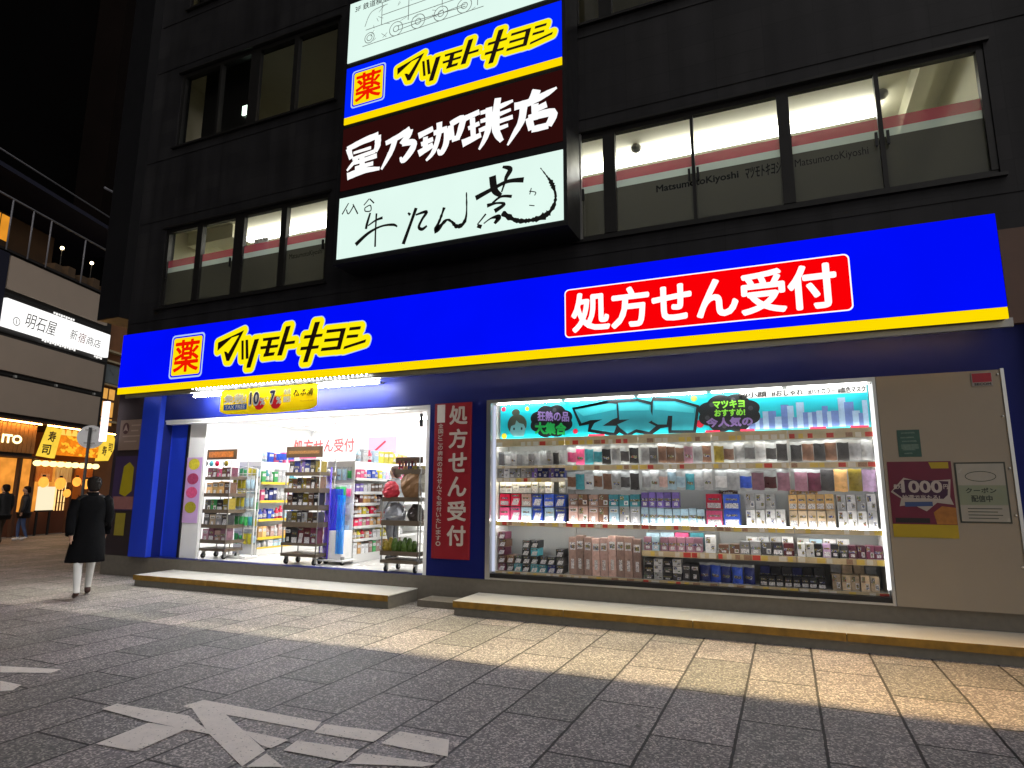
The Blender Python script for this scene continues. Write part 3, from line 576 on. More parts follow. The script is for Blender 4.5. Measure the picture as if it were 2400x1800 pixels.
shelf(-3.69, -2.70, 1.865, 8.03, rz=.03); shelf(-3.69, -2.70, 1.70, 8.0); ledstrip(-3.68, -2.72, 1.672, 8.02, 20, (1, .93, .7), r=.006)
# ---- the packs
PC = {'white': (.75, .76, .78), 'pale grey': (.48, .49, .50), 'grey': (.26, .26, .27), 'charcoal': (.06, .058, .06), 'black': (.018, .018, .02), 'brown': (.16, .085, .055), 'dark red': (.10, .02, .025), 'beige': (.55, .43, .29), 'tan': (.62, .40, .16),
      'pink': (.80, .10, .24), 'pale pink': (.50, .33, .29), 'dusty pink': (.38, .25, .21), 'mauve': (.30, .15, .20), 'purple': (.18, .12, .42), 'blue': (.04, .10, .55), 'pale blue': (.42, .60, .85), 'teal': (.06, .30, .36), 'red': (.68, .02, .07), 'olive': (.24, .18, .02), 'orange': (.80, .40, .15), 'lilac': (.62, .42, .66), 'green': (.05, .35, .10), 'maroon': (.13, .03, .06), 'navy': (.02, .03, .16), 'yellow': (.75, .60, .05)}
def pm(c):
    nm = 'pack '+c
    if nm in _mats: return _mats[nm]
    m = M(nm, PC[c], .3, var=.5, scale=26); n = m.node_tree; no = n.nodes['Noise Texture']; no.noise_dimensions = '4D'; oi = n.nodes.new('ShaderNodeObjectInfo')
    w_ = n.nodes.new('ShaderNodeMath'); w_.operation = 'MULTIPLY'; w_.inputs[1].default_value = 40; n.links.new(oi.outputs['Random'], w_.inputs[0]); n.links.new(w_.outputs[0], no.inputs['W'])
    hv = n.nodes.new('ShaderNodeHueSaturation'); mr = n.nodes.new('ShaderNodeMapRange'); mr.inputs['To Min'].default_value = .6; mr.inputs['To Max'].default_value = 1.25
    n.links.new(oi.outputs['Random'], mr.inputs['Value']); n.links.new(mr.outputs[0], hv.inputs['Value']); b = n.nodes['Principled BSDF']
    src = b.inputs['Base Color'].links[0].from_socket; n.links.new(src, hv.inputs['Color']); n.links.new(hv.outputs[0], b.inputs['Base Color']); return m
def printmat(name, cols, scale):
    m = M(name, (.2, .2, .2), .35, scale=scale); n = m.node_tree; no = n.nodes['Noise Texture']; no.noise_dimensions = '4D'; no.inputs['Detail'].default_value = 1.5; oi = n.nodes.new('ShaderNodeObjectInfo')
    w_ = n.nodes.new('ShaderNodeMath'); w_.operation = 'MULTIPLY'; w_.inputs[1].default_value = 90; n.links.new(oi.outputs['Random'], w_.inputs[0]); n.links.new(w_.outputs[0], no.inputs['W'])
    cr = n.nodes.new('ShaderNodeValToRGB'); cr.color_ramp.interpolation = 'CONSTANT'; e = cr.color_ramp.elements
    for i, c in enumerate(cols):
        x = e[i] if i < 2 else e.new(.5); x.color = (*c, 1)
    for i, x in enumerate(sorted(e, key=lambda v: v.position)): pass
    for i in range(len(cols)): e[i].position = .30+.40*i/len(cols)
    n.links.new(no.outputs['Fac'], cr.inputs[0]); n.links.new(cr.outputs[0], n.nodes['Principled BSDF'].inputs['Base Color']); return m
PRINT = printmat('pack print', [(.02, .02, .03), (.30, .05, .06), (.05, .07, .25), (.5, .5, .5), (.03, .03, .03), (.35, .25, .05), (.04, .16, .12)], 34)
PLAIN = printmat('pack label white', [(.12, .12, .14), (.72, .72, .74), (.50, .52, .58), (.76, .76, .76), (.66, .62, .60), (.20, .2, .22)], 60)
CLEAR = M('clear film header', (.42, .45, .46), .15, var=.35, scale=14, spec=.7)
_pack = {}
def packmesh(kind, w, h, d, c, style):
    key = (kind, round(w, 3), round(h, 3), round(d, 3), c, style)
    if key in _pack: return _pack[key]
    m = MB()
    if kind == 'box':
        m.bbox(-w/2, w/2, 0, d, 0, h, .003, 0); y = -.0012
        def q(u0, u1, v0, v1, mi): m.quad((-w/2+w*u0, y, h*v0), (-w/2+w*u1, y, h*v0), (-w/2+w*u1, y, h*v1), (-w/2+w*u0, y, h*v1), mi)
        if style == 0: q(.12, .88, .66, .86, 1); y -= .0006; q(.2, .8, .70, .80, 2); q(.3, .7, .16, .42, 1)
        elif style == 1: q(.08, .92, .08, .42, 1); q(.15, .85, .6, .72, 2)
        elif style == 2: q(.1, .5, .55, .9, 2); q(.5, .92, .12, .5, 1); y -= .0006; q(.58, .84, .2, .4, 2)
        elif style == 3:
            m.add([(-w/2+w*.06, y, h*.08), (w/2-w*.25, y, h*.08), (w/2-w*.05, y, h*.62), (-w/2+w*.3, y, h*.62)], [(0, 1, 2, 3)], 1)
            q(.1, .9, .78, .9, 2)
        elif style == 4: q(.0, 1, .42, .60, 2); q(.25, .75, .12, .34, 1)
    else:
        nx, nz = 6, 7; vs = []; fs = []
        for side in (-1, 1):
            for i in range(nx+1):
                for j in range(nz+1):
                    u, v = i/nx, j/nz; bl = math.sin(PI*u)**.6*math.sin(PI*min(1, v/.82))**.7 if v < .82 else 0
                    pinch = 1-.05*math.sin(PI*v); vs.append(((u-.5)*w*pinch, d*.5+side*(d*.5*bl+.001)+.003*math.sin(9*u+5*v), h*v+.004*math.sin(7*u)))
        N = (nx+1)*(nz+1)
        for s in (0, 1):
            for i in range(nx):
                for j in range(nz):
                    a = s*N+i*(nz+1)+j; q4 = (a, a+nz+1, a+nz+2, a+1); fs.append((q4 if s == 0 else q4[::-1], 1 if j >= nz-1 or (style == 1 and (j == 0 or j == nz-2)) else (2 if (style == 2 and j == 2 and 0 < i < nx-1) else 0)))
        o = len(m.v); m.v += vs
        for q4, mi in fs: m.f.append([o+k for k in q4]); m.mi.append(mi); m.sm.append(True)
    me_o = m.build('pack', [pm(c), PLAIN if kind == 'box' else (CLEAR if style != 3 else pm(c)), PRINT])
    _pack[key] = me_o.data; bpy.data.objects.remove(me_o); return _pack[key]
KN = {'box': ('mask_box', 'box'), 'pouch': ('mask_pouch', 'pouch')}
def row(rowname, kind, x0, x1, cols, z, h, d, y=8.03, style=0, group=None, jit=.006, gap=.92, zs=None):
    n = len(cols); w = (x1-x0)/n
    for i, c in enumerate(cols):
        if c is None or (n > 4 and random.random() < .008): continue
        hh = h[i] if isinstance(h, (list, tuple)) else h
        o = bpy.data.objects.new(KN[kind][0], packmesh(kind, w*(gap if kind == 'box' else 1.0), hh, d, c, style[i % len(style)] if isinstance(style, (list, tuple)) else style)); COL.objects.link(o)
        o.location = (x0+w*(i+.5)+random.uniform(-jit, jit)*.5, y+random.uniform(0, .03), z+(0 if kind == 'box' else random.uniform(-jit, jit)))
        o.rotation_euler = (0 if kind == 'box' else random.uniform(-.02, .10), 0, random.uniform(-.06, .06) if kind == 'box' else random.uniform(-.14, .14)); o.scale.z = random.uniform(.95, 1.03)
        o['label'] = ('%s mask %s, %s from the left %s' % (c, KN[kind][1], ORD[i], rowname)) if n > 1 else '%s mask %s %s' % (c, KN[kind][1], rowname); o['category'] = 'mask '+KN[kind][1]; o['group'] = group or ('mask boxes in the showcase' if kind == 'box' else 'mask pouches in the showcase')
g, pg, wt, bk, ch, br_ = 'grey', 'pale grey', 'white', 'black', 'charcoal', 'brown'
b1, b2, b3, b4, b5 = [(a+.015, c-.015) for a, c in BAYS]
# hanging rows
row('in the top row of the left bay', 'pouch', b1[0], b1[1], [g, wt, pg, g, pg, g, pg, pg, g, ch, pg], 1.875, .19, .03, style=[0, 1, 2])
row('in the top row of the second bay', 'pouch', b2[0], b2[1], ['pink', 'pink', 'teal', 'teal', bk, g, ch, bk], 1.88, .235, .035, style=[1, 2, 0])
row('in the top row of the third bay', 'pouch', b3[0], b3[1], [g, ch, br_, br_, br_, 'mauve', g, br_], 1.88, .235, .035, style=[0, 2])
row('in the top row of the fourth bay', 'pouch', b4[0], b4[1], ['olive', br_, pg, g, pg, ch, ch], 1.88, .235, .035, style=[0, 1])
row('in the top row of the right bay', 'pouch', b5[0], b5[1], [ch, br_, ch, br_, ch, g, pg], 1.88, .235, .035, style=0)
row("in the left bay's low dark row", 'box', b1[0], b1[1], [pg, wt, pg, g, pg, g, 'purple', 'navy', 'navy', 'purple', 'navy', 'navy'], 1.702, .145, .1, style=[2, 0, 4])
row('in the white row of the left bay', 'box', b1[0], b1[1], [wt, wt, wt, wt, pg, wt, pg, wt, wt, pg], 1.50, .165, .1, y=8.05, style=[4, 4, 1])
for k_, (zz, cc) in enumerate(((1.32, ['red', 'red', 'pale pink', 'blue', 'blue', 'blue']), (1.117, ['pink', 'pink', 'pale blue', 'blue', 'pale blue', 'navy']))):
    row("in the left bay's %s lit layer" % ['upper', 'lower'][k_], 'box', b1[0], b1[1], cc, zz, .165 if k_ == 0 else .19, .14, y=8.05, style=[1, 3], gap=.86)
MB().box(-3.69, -2.70, 8.02, 8.40, 1.492, 1.498).build('shelf', GLASS('clear shelf', refl=.1), SU)
row('in the second row of the second bay', 'pouch', b2[0], b2[1], ['brown', 'teal', pg, br_, br_, pg, ch, ch], 1.545, .24, .04, style=[1, 0, 2])
row('in the second row of the third bay', 'pouch', b3[0], b3[1], [g, pg, 'pale pink', 'pale blue', 'pale blue', 'teal', pg, wt], 1.545, .24, .04, style=[1, 2])
row('in the second row of the fourth bay', 'pouch', b4[0], b4[1], [wt, pg, 'blue', 'mauve', 'dark red', 'mauve'], 1.54, .245, .04, style=[1, 0])
row('in the second row of the right bay', 'pouch', b5[0]+.02, b5[1], ['mauve', 'maroon', ch, 'orange', 'olive', 'lilac'], 1.535, .25, .05, style=[0, 0, 3, 3, 3, 3])
# boxes on the middle lit shelf
row('in the upper layer of the second bay', 'box', b2[0], b2[1], ['dusty pink', 'brown', 'dusty pink', 'brown', 'teal', 'teal', 'teal'], 1.335, .15, .15, y=8.06, style=[4, 2])
row('in the lower layer of the second bay', 'box', b2[0], b2[1], ['pale pink', 'pale pink', 'dusty pink', 'brown', 'pale blue', g, g], 1.117, .215, .15, y=8.05, style=[0, 2])
row('in the upper layer of the third bay', 'box', b3[0]-.02, b3[0]+.46, ['purple']*5, 1.33, .185, .15, y=8.05, style=4)
row('in the lower layer of the third bay', 'box', b3[0]-.02, b3[0]+.76, ['pale blue']*8, 1.117, .205, .15, y=8.04, style=4)
row('beside the purple boxes', 'box', b3[1]-.10, b3[1]+.30, ['red', 'blue'], 1.315, .185, .15, y=8.05, style=1)
row('beside the pale blue boxes', 'box', b3[1]-.10, b3[1]+.30, ['pink', 'blue'], 1.117, .19, .15, y=8.04, style=1)
row('on top of the red and blue boxes', 'box', b3[1]+.05, b3[1]+.28, ['dark red'], 1.502, .05, .13, y=8.08, style=4)
row('in the upper layer of the fourth bay', 'box', b4[0]+.33, b4[0]+.66, [pg]*3, 1.325, .185, .15, y=8.06, style=2)
row('in the lower layer of the fourth bay', 'box', b4[0]+.33, b4[0]+.76, [wt]*4, 1.117, .20, .15, y=8.04, style=2)
row('in the upper layer of the right bay', 'box', b5[0]-.06, b5[0]+.42, ['tan']*5, 1.32, .18, .15, y=8.06, style=1)
row('in the upper layer at the right end', 'box', b5[0]+.44, b5[1]-.02, [pg, wt, pg, wt], 1.32, .185, .15, y=8.06, style=2)
row('in the lower layer of the right bay', 'box', b5[0]-.06, b5[0]+.42, ['beige']*5, 1.117, .20, .15, y=8.04, style=1)
row('in the lower layer at the right end', 'box', b5[0]+.44, b5[1]-.02, [wt]*4, 1.117, .20, .15, y=8.04, style=2)
row("in the right bay's raised back row", 'box', b5[0]-.04, b5[0]+.26, ['orange']*3, 1.502, .05, .12, y=8.1, style=4)
# below the lit shelf
zz = .457
for i, (n_, cs) in enumerate(zip((5, 2, 2, 4, 4, 2, 2, 3), (['maroon', br_], [ch, br_], ['teal', ch], [bk, ch], ['teal', bk], ['teal', ch], ['navy', bk], [bk, ch]))):
    xa = b1[0]+.0+i*.119
    for k_ in range(n_):
        row("in the left bay's %s dark stack, %s from the bottom" % (ORD[i], ORD[k_]), 'box', xa, xa+.117, [cs[k_ % 2]], zz+k_*.105, .1, .2, y=8.03, style=3)
row('in the tall pink row', 'box', b2[0], b2[1], ['dusty pink', 'dusty pink', 'dusty pink', 'pale pink', 'pale pink', 'pale pink', 'dusty pink', 'dusty pink', 'dusty pink'], .457, .49, .12, y=8.03, style=0, gap=.95)
row("in the third bay's small lower row", 'box', b3[0], b3[0]+.72, ['mauve', 'pale blue', 'mauve', 'mauve', 'mauve', 'mauve', 'mauve'], .802, .17, .14, y=8.03, style=4)
row('behind the mauve boxes', 'box', b3[0], b3[0]+.72, ['pale blue', 'pale blue', 'pink', 'teal'], .802, .215, .1, y=8.2, style=1)
row('between the mauve and the brown boxes', 'box', b3[0]+.74, b3[0]+.87, [wt], .802, .2, .14, y=8.05, style=2)
row('in the small row of the fourth bay', 'box', b4[0], b4[1], [br_, br_, g, g, ch, ch, 'dark red'], .802, [.11, .11, .15, .15, .15, .15, .14], .14, y=8.03, style=[4, 2, 1])
row("behind the fourth bay's small row", 'box', b4[0]+.3, b4[1], [wt, wt, pg, wt], .802, .2, .1, y=8.2, style=2)
row('in the small row of the right bay', 'box', b5[0], b5[1], [wt, wt, bk, 'lilac', bk, ch, 'maroon', 'maroon', 'maroon', 'maroon'], .802, .145, .14, y=8.03, style=[2, 2, 4, 1, 4, 4, 4])
row("behind the right bay's small row", 'box', b5[0], b5[0]+.55, [wt, 'pale blue', wt, wt], .802, .19, .1, y=8.2, style=2)
for k_ in range(3):
    row("in the third bay's bottom row, %s layer" % ORD[k_], 'box', b3[0], b3[0]+.46, [[ch, wt, bk, ch], [bk, wt, ch, wt], [ch, wt, bk, wt]][k_], .457+k_*.085, .08, .2, y=8.04, style=[4, 2])
row('beside the black and white stacks', 'box', b3[0]+.46, b3[0]+.66, [ch, bk], .457, .21, .2, y=8.06, style=0)
row('in the bottom row between bays', 'pouch', b3[0]+.66, b3[0]+1.28, ['navy', 'blue', 'navy', 'blue', 'navy'], .457, .225, .09, y=8.05, style=2, group='blue refill pouches in the bottom row')
row('in the black bottom row', 'box', b4[0]+.44, b4[1]+.30, [bk]*8, .457, .115, .16, y=8.03, style=1)
row('behind the black bottom row', 'box', b4[0]+.44, b4[1]+.30, ['navy', bk, ch, 'navy', bk, ch], .457, .20, .1, y=8.22, style=4)
row('in the pale bottom row', 'box', b5[0]+.33, b5[1]-.06, ['beige', 'beige', 'beige', 'beige', 'beige'], .457, .17, .18, y=8.03, style=2)
row('behind the pale bottom row', 'box', b5[0]+.33, b5[1]-.06, [g, 'beige', 'beige', pg], .457, .26, .1, y=8.24, style=4)

# ---- the header board above the masks
HD = thing('header_board', 'turquoise graffiti style header board along the top of the showcase', 'poster', (-1.4, 7.96, 2.24))
YH = 8.03
CY = M('turquoise print', (.015, .55, .66), .35, var=.2, scale=1.2)
MB().box(-3.66, .925, YH, YH+.008, 2.245, 2.735).build('board', CY, HD)
YG = YH-.002; zg = Z(1140, 900, 3.16)
def hp(pts, name, mat, dy, parent=HD):
    m = MB(); tri(m, tr(zg, pts, YH), YH-dy); return m.build(name, mat, parent)
HB = M('header black', (.008, .01, .012), .4); TEAL = M('graffiti teal', (.03, .36, .44), .35, var=.35, scale=3); TEAL2 = M('graffiti light teal', (.06, .55, .62), .35, var=.2, scale=3)
outl = [(640, 185), (900, 130), (1120, 118), (1220, 140), (1235, 105), (1400, 115), (1570, 165), (1545, 355), (1350, 355), (1352, 310), (1285, 320), (1215, 372), (1110, 350), (1045, 382), (985, 350), (955, 378), (755, 345), (765, 290), (695, 305)]
lo = hp(outl, 'graffiti_outline', HB, .002)
m = MB(); OL = tr(zg, outl, YH); brush(m, [(*p_, 1) for p_ in OL+OL[:2]], .034, YH-.0026, n=1); m.build('graffiti_rim', HB, lo)
for pts in ([(655, 190), (905, 143), (965, 148), (970, 250), (935, 262), (862, 310), (965, 310), (945, 362), (775, 335), (800, 290), (860, 262), (770, 268), (705, 292)],
            [(975, 140), (1120, 130), (1215, 155), (1218, 205), (1240, 262), (1200, 285), (1255, 312), (1205, 355), (1110, 335), (1045, 368), (990, 325), (970, 300), (1060, 262), (985, 265)],
            [(1235, 125), (1395, 128), (1555, 172), (1532, 342), (1372, 342), (1378, 235), (1345, 235), (1335, 300), (1270, 300), (1228, 278)]):
    hp(pts, 'graffiti_letter', TEAL, .004, lo)
for pts in ([(665, 195), (900, 150), (960, 155), (960, 190), (720, 240)], [(985, 150), (1120, 140), (1205, 160), (1208, 195), (985, 200)], [(1245, 135), (1395, 138), (1540, 180), (1538, 215), (1245, 190)]): hp(pts, 'graffiti_highlight', TEAL2, .006, lo)
def cloud(cx, cz, rx, rz, name):
    m = MB(); pts = [(cx+rx*(1+.10*abs(math.sin(4*t)))*math.cos(t), cz+rz*(1+.16*abs(math.sin(4*t)))*math.sin(t)) for t in [2*PI*k/64 for k in range(64)]]
    tri(m, pts, YH-.002); o = m.build(name, HB, HD)
    m = MB()
    for k in range(6): t = 2*PI*k/6+.3; m.poly([(cx+rx*.78*math.cos(t)+.03*math.cos(a*PI/5), cz+rz*.78*math.sin(t)+.03*math.sin(a*PI/5)) for a in range(10)], YH-.003-.0001*k)
    m.build('cloud_bump', M('header grey bump', (.05, .05, .06), .4), o); return o
c1 = U(zg(480, 275), YH); c2 = U(zg(1795, 215), YH)
GP = M('print violet', (.30, .19, .48), .4); GG = M('print green', (.02, .42, .09), .4); GL = M('print lime', (.30, .80, .06), .4)
o = cloud(c1[0], c1[1], .29, .20, 'cloud_badge')
k = MB(); letter(k, '狂熱の品', c1[0]-.20, c1[0]+.26, c1[1]+.01, c1[1]+.15, YH-.005, .03, skew=-.03); k.build('badge_lettering', GP, o)
k = MB(); letter(k, '大集合', c1[0]-.24, c1[0]+.22, c1[1]-.17, c1[1]+.00, YH-.005, .05, skew=-.03); k.build('badge_lettering', GG, o)
o = cloud(c2[0], c2[1], .34, .21, 'cloud_badge')
k = MB(); letter(k, 'マツキヨ', c2[0]-.18, c2[0]+.19, c2[1]+.06, c2[1]+.16, YH-.005, .05); letter(k, 'おすすめ!', c2[0]-.17, c2[0]+.19, c2[1]-.04, c2[1]+.05, YH-.005, .05); k.build('badge_lettering', GL, o)
k = MB(); letter(k, '今人気の', c2[0]-.27, c2[0]+.27, c2[1]-.17, c2[1]-.05, YH-.005, .05); k.build('badge_lettering', GP, o)
# a plain cartoon head with a hair bun
hc = U(zg(228, 300), YH); SK = M('print grey green skin', (.16, .38, .40), .4); HR = M('print olive hair', (.06, .065, .045), .4)
m = MB(); m.poly([(hc[0]+.145*math.cos(t), hc[1]+.145*math.sin(t)+.0) for t in [2*PI*k/24 for k in range(24)]], YH-.003)
m.poly([(hc[0]-.02+.06*math.cos(t), hc[1]+.17+.05*math.sin(t)) for t in [2*PI*k/16 for k in range(16)]], YH-.0034); hh_ = m.build('cartoon_hair', HR, HD)
m = MB(); tri(m, [(hc[0]-.09, hc[1]-.02), (hc[0]-.03, hc[1]+.0), (hc[0]-.01, hc[1]+.06), (hc[0]+.03, hc[1]+.02), (hc[0]+.10, hc[1]+.0), (hc[0]+.13, hc[1]-.06), (hc[0]+.10, hc[1]-.17), (hc[0]-.05, hc[1]-.17), (hc[0]-.11, hc[1]-.10)], YH-.005); m.build('cartoon_face', SK, hh_)
m = MB()
for ex in (-.045, .07): m.poly([(hc[0]+ex+.014*math.cos(t), hc[1]-.06+.02*math.sin(t)) for t in [2*PI*k/12 for k in range(12)]], YH-.0065)
m.build('cartoon_eye', HB, hh_)
# right part: white strip with words, pale skyline, red and yellow spots
MB().poly([(.0-.45, 2.645), (.915, 2.645), (.915, 2.733), (-.45, 2.733)], YH-.002).build('word_strip', WHITEG, HD)
k = MB()
for w_, a, b in (('#小顔', -.42, -.14), ('#おしゃれ', -.09, .26), ('#ハイカラー', .31, .60), ('#血色マスク', .62, .905)): letter(k, w_, a, b, 2.652, 2.724, YH-.0045, .035)
k.build('word_lettering', INK, HD)
SKY1, SKY2 = M('print pale skyline', (.42, .60, .80), .4, var=.2, scale=30), M('print blue skyline', (.16, .25, .58), .4, var=.2, scale=30)
a_, b_ = MB(), MB(); xx = -.50; i = 0
while xx < .88:
    w_ = random.uniform(.05, .10); hh__ = random.uniform(.13, .34); (a_ if i % 2 else b_).poly([(xx, 2.262), (xx+w_, 2.262), (xx+w_, 2.262+hh__), (xx, 2.262+hh__)], YH-.0016-.0001*i); xx += w_*.8; i += 1
a_.build('skyline_print', SKY1, HD); b_.build('skyline_print', SKY2, HD)
RD = M('print red', (.75, .02, .06), .4); YW_ = M('print yellow', (.80, .60, .03), .4)
for (px, pz, r_, mt) in ((-3.61, 2.67, .035, RD), (-3.60, 2.29, .04, YW_), (-3.25, 2.66, .03, YW_), (-2.55, 2.32, .035, RD), (-.93, 2.36, .05, RD), (-.99, 2.68, .04, GL), (-.53, 2.34, .04, YW_)):
    MB().poly([(px+r_*math.cos(2*PI*k/14), pz+r_*math.sin(2*PI*k/14)) for k in range(14)], YH-.0012).build('spot_print', mt, HD)
for (xa, xb) in ((-2.37, -2.15), (-.87, -.70), (-.46, -.30), (.30, .47), (.72, .90)): MB().poly([(xa, 2.247), (xb, 2.247), (xb, 2.27), (xa, 2.27)], YH-.004).build('red_tab', RD, HD)

# ------------------------------------------------------------------ vertical sign, posters and plates on the front
VS = thing('vertical_sign', 'tall dark red vertical sign for prescriptions on the navy pier right of the doorway', 'sign', (-4.35, 7.885, .58))
MB().bbox(-4.645, -4.045, 7.872, 7.902, .59, 2.78, .003).build('board', M('dark red sign board', (.22, .006, .014), .45, var=.08), VS)
LW_ = M('grey white sign letters', (.46, .42, .37), .5)
k = MB()
for i, chh in enumerate('処方せん受付'): letter(k, chh, -4.40, -4.10, 2.46-i*.338, 2.74-i*.338, 7.868, .03)
k.build('sign_lettering', LW_, VS)
k = MB(); tx = '全国どこの病院の処方せんでも受付いたします。'
for i, chh in enumerate(tx): letter(k, chh, -4.575, -4.495, 2.42-i*.079, 2.485-i*.079, 7.868, .02)
k.build('small_lettering', LW_, VS)
MB().poly([(-4.60, 2.50), (-4.47, 2.50), (-4.47, 2.76), (-4.60, 2.76)], 7.869).build('white_tab', M('white tab', (.6, .56, .52), .5), VS)
def sheet(name, label, cat, x0, x1, z0, z1, mat, y=7.858, group=None, t=.004):
    th = thing(name, label, cat, ((x0+x1)/2, y, z0), group); MB().box(x0, x1, y, y+t, z0, z1).build('sheet', mat, th); return th
t = sheet('security_plate', 'small security company plate, red over dark letters, top right of the white board', 'plate', 1.865, 2.045, 2.625, 2.765, M('plate beige', (0.2604, 0.2356, 0.2108), .4), 7.852, t=.010)
MB().poly([(1.872, 2.665), (2.038, 2.665), (2.038, 2.76), (1.872, 2.76)], 7.8505).build('red_field', M('plate red', (0.2604, 0.0062, 0.0186), .4), t)
k = MB(); letter(k, 'SECOM', 1.885, 2.03, 2.632, 2.658, 7.8503, .06); k.build('plate_lettering', INK, t)
t = sheet('sticker', 'dark green sticker on the white board above the maroon poster', 'sticker', 1.14, 1.35, 1.90, 2.19, M('dark green print', (0.0217, 0.062, 0.0465), .3, var=.5, scale=12), 7.8585, t=.003)
k = MB()
for i, (xa, xb, z) in enumerate(((1.18, 1.31, 2.15), (1.17, 1.30, 2.10), (1.18, 1.32, 2.06), (1.18, 1.30, 1.97), (1.19, 1.27, 1.93))): k.poly([(xa, z), (xb, z), (xb-.01, z+.018), (xa, z+.012)], 7.857-.0002*i)
k.poly([(1.17, 1.985), (1.33, 1.985), (1.33, 2.035), (1.17, 2.035)], 7.8565); k.build('pale_print', M('pale green print', (0.0806, 0.124, 0.0992), .4, var=.6, scale=40), t)
P = sheet('campaign_poster', 'maroon campaign poster reading 1000 with a yellow foot strip on the white board', 'poster', 1.02, 1.60, 1.06, 1.85, M('poster maroon', (0.0992, 0.0062, 0.0217), .35, var=.25, scale=5), 7.857)
yy = 7.8555
MB().poly([(1.02, 1.06), (1.60, 1.06), (1.60, 1.195), (1.02, 1.195)], yy).build('yellow_strip', M('poster yellow', (0.31, 0.2232, 0.00496), .4), P)
MB().poly([(1.42, 1.775), (1.575, 1.775), (1.575, 1.84), (1.40, 1.84)], yy).build('yellow_tag', M('poster yellow', (0.31, 0.2232, 0.00496), .4), P)
m = MB(); tri(m, [(1.03, 1.53), (1.16, 1.68), (1.30, 1.64), (1.58, 1.66), (1.56, 1.48), (1.585, 1.40), (1.44, 1.42), (1.34, 1.33), (1.22, 1.40), (1.10, 1.38), (1.12, 1.46)], yy); m.build('burst_shape', M('poster cream', (0.2976, 0.2604, 0.2232), .4), P)
m = MB(); tri(m, [(1.05, 1.54), (1.17, 1.66), (1.56, 1.64), (1.54, 1.50), (1.50, 1.46), (1.13, 1.47)], yy-.0006); m.build('burst_dark', M('poster plum', (0.031, 0.00496, 0.0248), .4), P)
k = MB(); letter(k, '1000', 1.13, 1.50, 1.52, 1.65, yy-.0012, .05); letter(k, '抽選で当たる!', 1.13, 1.47, 1.445, 1.50, yy-.0012, .03); letter(k, '最大', 1.06, 1.13, 1.56, 1.61, yy-.0012, .03); letter(k, '円', 1.51, 1.55, 1.56, 1.61, yy-.0012, .03)
k.build('poster_lettering', M('poster pale letters', (0.3224, 0.279, 0.248), .4), P)
MB().poly([(1.15, 1.375), (1.40, 1.385), (1.40, 1.43), (1.15, 1.425)], yy-.0008).build('blue_bar', M('poster blue', (0.0248, 0.0496, 0.1364), .4), P)
MB().poly([(1.42, 1.20), (1.598, 1.20), (1.598, 1.37), (1.48, 1.385), (1.40, 1.32)], yy-.0008).build('orange_picture', M('poster orange', (0.2604, 0.0992, 0.0124), .4, var=.5, scale=18), P)
MB().poly([(1.05, 1.21), (1.36, 1.21), (1.36, 1.26), (1.05, 1.26)], yy-.0006).build('small_print_bar', M('poster black', (0.0124, 0.0062, 0.0062), .4, var=.8, scale=80), P)
C = sheet('coupon_poster', 'pale coupon poster with dark border on the white board, right of the maroon poster', 'poster', 1.625, 2.06, 1.22, 1.835, M('coupon border', (0.0279, 0.031, 0.0217), .4), 7.857)
MB().poly([(1.64, 1.235), (2.045, 1.235), (2.045, 1.82), (1.64, 1.82)], yy).build('pale_face', M('coupon face', (0.2604, 0.2418, 0.1984), .25, var=.10, scale=8), C)
MB().poly([(1.64, 1.40), (2.045, 1.40), (2.045, 1.60), (1.64, 1.60)], yy-.0006).build('green_band', M('coupon green', (0.1612, 0.1798, 0.1178), .3, var=.1), C)
k = MB(); letter(k, 'クーポン', 1.70, 1.96, 1.52, 1.575, yy-.0012, .03); letter(k, '配信中', 1.74, 1.92, 1.43, 1.50, yy-.0012, .03)
ov = [(1.84+.13*math.cos(2*PI*a/30), 1.69+.05*math.sin(2*PI*a/30), 1) for a in range(31)]; brush(k, ov, .006, yy-.0012, n=1)
for i in range(4): k.poly([(1.70, 1.36-i*.032), (1.99-.04*(i % 2), 1.36-i*.032), (1.99-.04*(i % 2), 1.368-i*.032), (1.70, 1.368-i*.032)], yy-.0012)
k.build('poster_lettering', M('coupon ink', (0.031, 0.0372, 0.0248), .5), C)
# ------------------------------------------------------------------ banner over the door
BN = thing('banner', 'yellow tax free banner hung under the blue sign over the doorway', 'banner', (-7.6, 7.58, 2.78))
BX0, BX1, BZ0, BZ1 = -8.63, -6.58, 2.775, 3.20
def bsag(x): return -.03*math.sin(PI*(x-BX0)/(BX1-BX0))
m = MB(); nx = 24; pts = rrect(BX0, BX1, BZ0, BZ1, .07, 4)
vs = []; fs = []
for i in range(nx+1):
    x = BX0+(BX1-BX0)*i/nx; yv = 7.582+.006*math.sin(i*.9); e = min(i, nx-i); cr = (.05, .015, 0)[min(e, 2)]
    vs += [(x, yv, BZ0+bsag(x)+cr), (x, yv, BZ1+bsag(x)*.5-cr)]
for i in range(nx): fs.append((2*i, 2*i+2, 2*i+3, 2*i+1))
m.add(vs, fs, 0, True); m.build('cloth', FILM('banner yellow', (.80, .58, .005), 1.0, .10), BN)
yb = 7.570; BRED = M('print signal red', (.72, .02, .04), .5); BRC = CLOTH('banner red', (.8, .03, .05)); BBLU = CLOTH('banner blue', (.03, .14, .65)); BWC = CLOTH('banner white', (.9, .9, .9))
MB().poly([(-8.53, 2.83), (-8.02, 2.83), (-8.02, 2.925), (-8.53, 2.925)], yb).build('blue_strip', BBLU, BN)
m = MB()
for cx in (-7.75, -7.40): m.poly([(cx+.11*math.cos(k*PI/10), 2.905+.10*math.sin(k*PI/10)) for k in range(20)], yb)
m.build('red_disc', BRC, BN)
